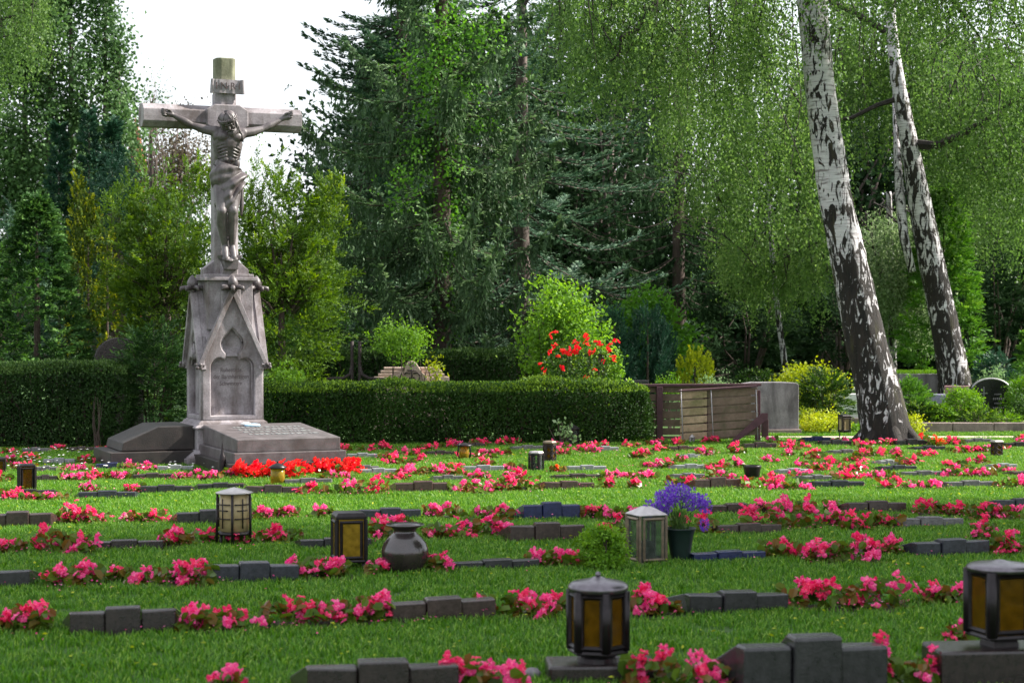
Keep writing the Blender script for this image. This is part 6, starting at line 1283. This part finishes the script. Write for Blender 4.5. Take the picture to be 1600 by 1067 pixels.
curtain(lv2, lb2, org2, 1030, 1180, 60, 300, 26, 29, 34, 9, .052, .038, (.55, .2), shape=lambda f: -40 + 80 * f)
curtain(lv2, lb2, org2, 1150, 1300, 0, 400, 26, 29.5, 44, 9, .052, .038, (.5, .2))
curtain(lv2, lb2, org2, 1300, 1470, -50, 250, 28.7, 30.8, 58, 9, .052, .038, (.38, .2))
curtain(lv2, lb2, org2, 1440, 1650, 40, 340, 28.5, 31, 70, 9, .052, .038, (.30, .2), shape=lambda f: 60 * f)
curtain(lv2, lb2, org2, 1450, 1650, 60, 260, 26.5, 27.5, 26, 9, .052, .038, (.4, .2))
part('crown', lv2.mesh('crown'), M['l_birch'], o2); part('limbs', lb2, M['twig'], o2, kind='stuff')
# lower weeping birches beyond
def weeper(label, px, D, specs, mat, path, seed):
    o, org, tbm, Q = birch(label, path, D, lambda z: np.clip(.5 - z / 8, 0, 1)); part('trunk', tbm, M['birch'], o, smooth=True); lv, lb = LV(), MB()
    for a in specs: curtain(lv, lb, org, *a[:8], L=.05, Wd=.035, tone=a[8], shape=a[9], sg=.16, ragged=.2)
    part('crown', lv.mesh('crown'), M[mat], o); part('limbs', lb, M['twig'], o, kind='stuff')
weeper('low weeping birch with bright cascading foliage between the birch trunks and the fence', 1215, 30.5, [(1130, 1290, 330, 510, 29, 32, 66, 13, (.62, .2), lambda f: -60 * (abs(f - .5) * 2) ** 2), (1060, 1160, 240, 360, 29.5, 32, 30, 12, (.5, .2), lambda f: 0)], 'l_birch', [(1240, 655, 11), (1225, 560, 10), (1210, 440, 9), (1200, 300, 7), (1195, 150, 5)], 41)
weeper('silvery weeping birch cascading between the two leaning trunks', 1390, 32, [(1335, 1450, 330, 545, 31, 33.5, 80, 14, (.72, .22), lambda f: -30 + 40 * f)], 'l_birch2', [(1396, 645, 16), (1395, 560, 13), (1392, 440, 12), (1388, 300, 9)], 42)
weeper('dim weeping birch deep behind the second trunk', 1600, 35, [(1480, 1700, 150, 430, 33, 38, 55, 12, (.2, .18), lambda f: 0)], 'l_birch', [(1640, 640, 26), (1640, 400, 20), (1635, 100, 12)], 43)

# ------------------------------------------------------------------ dark trees closing the view
for i, (px, D, w, yt, yb, lb) in enumerate(((600, 44, 300, 150, 600, 'dark tree behind the blue-green fir'), (760, 46, 380, 60, 600, 'dark tree filling the gap behind the spruce and the silvery fir'), (950, 45, 330, 110, 610, 'dark tree behind the level branches of the silvery fir'), (1130, 47, 300, 330, 620, 'dark tree under the sky gap between the birches'), (1300, 46, 330, 120, 620, 'dark tree behind the big leaning birch trunk'), (1490, 47, 360, 40, 620, 'dark tree behind the bright feathery cypress'), (1660, 44, 300, 60, 620, 'dark tree at the edge behind the dim weeping birch'), (1900, 45, 340, 20, 620, 'dark tree past the lawn corner beyond the second birch'))):
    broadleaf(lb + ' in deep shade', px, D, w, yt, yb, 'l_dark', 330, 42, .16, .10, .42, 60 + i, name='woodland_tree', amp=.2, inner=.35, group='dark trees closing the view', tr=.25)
for i, (px, D, w, yt, lb) in enumerate(((1170, 36, 150, 400, 'dark yew mass under the low weeping birch'), (1320, 37, 150, 420, 'dark yew mass behind the foot of the big leaning birch'), (1560, 36, 170, 380, 'dark yew mass behind the blue-green juniper'), (850, 36, 160, 420, 'dark yew mass behind the light green shrub'))):
    shrub('dark_yew', lb, px, D, w, yt, 'l_dark', 'frond', 150, leaf=(.11, .036), flen=.6, amp=.2, cat='tree', group='dark yew masses in the shade')
def wood():
    lv = LV()
    for (x0, x1, yt, n, D0, D1) in ((500, 2200, 470, 9000, 50, 54), (-150, 520, 430, 6000, 52, 56), (560, 1040, 40, 9000, 50, 56), (1240, 2200, 100, 12000, 50, 56)):
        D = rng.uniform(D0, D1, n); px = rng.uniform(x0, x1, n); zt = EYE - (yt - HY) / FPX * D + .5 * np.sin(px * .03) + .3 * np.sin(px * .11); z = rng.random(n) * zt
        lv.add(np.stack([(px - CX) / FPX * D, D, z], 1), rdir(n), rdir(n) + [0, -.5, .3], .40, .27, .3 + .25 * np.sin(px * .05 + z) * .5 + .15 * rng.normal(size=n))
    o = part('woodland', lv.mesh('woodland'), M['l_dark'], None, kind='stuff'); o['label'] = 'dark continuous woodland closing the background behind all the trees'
wood()

# unseen limes added beside the near lawn to put it in shade
def shade_tree(label, base, c, R, n, seed):
    lv = LV(); o = thing('added_shade_tree', label, 'tree', (base[0], base[1], 0)); b = np.array([base[0], base[1], 0]); c = np.array(c) - b; leafcrown(lv, c, R, int(n * 1.1), 26, .42, .22, .17, amp=.15, seed=seed, inner=.1)
    part('crown', lv.mesh('crown'), M['l_poplar'], o); mb = MB(); mb.tube([(0, 0, -.1), c * .05 + [0, 0, 2], c * .2 + [0, 0, 3.5], c * .7 + [0, 0, 1.5], c + [0, 0, 1]], [.42, .33, .26, .14, .05], 12, rough=.03); stems(mb, c * .2 + [0, 0, 3.6], c, np.array(R) * .9, 14, .08); part('trunk', mb, M['bark_grey'], o, smooth=True)
shade_tree('unseen shade lime added past the birch side of the first grave rows', (10.5, 9.0), (9.8, 9.4, 8.0), (4.2, 3.7, 4.6), 560, 5)
shade_tree('unseen shade lime added past the birch side of the third grave row', (12.0, 13.5), (11.6, 13.4, 8.2), (4.2, 2.9, 4.7), 460, 6)
tl = LV(); ob = thing('hanging_branch', 'leafy branch tips hanging into the view in front of the poplar', 'branch', (gX(20, 30), 30, 0)); lbm = MB()
og = np.array([gX(20, 30), 30, 0]); limb(lbm, [(-260, 40, 0), (-120, 20, 0), (-30, 40, 0), (30, 25, 0), (62, 0, 0)], 30, og, .06, .01); limb(lbm, [(-120, 20, 0), (-20, 62, 0), (30, 55, 0)], 30, og, .03, .006)
limb(lbm, [(-260, 660, 0), (-255, 300, 0), (-260, 40, 0)], 30, og, .25, .06)
curtain(tl, lbm, og, -120, 75, -80, 60, 29, 31.5, 46, 11, .05, .034, (.3, .2), shape=lambda f: 250 - 240 * f, ragged=.8)
part('leaves', tl.mesh('leaves'), M['l_birch'], ob); part('twigs', lbm, M['twig'], ob, kind='stuff')
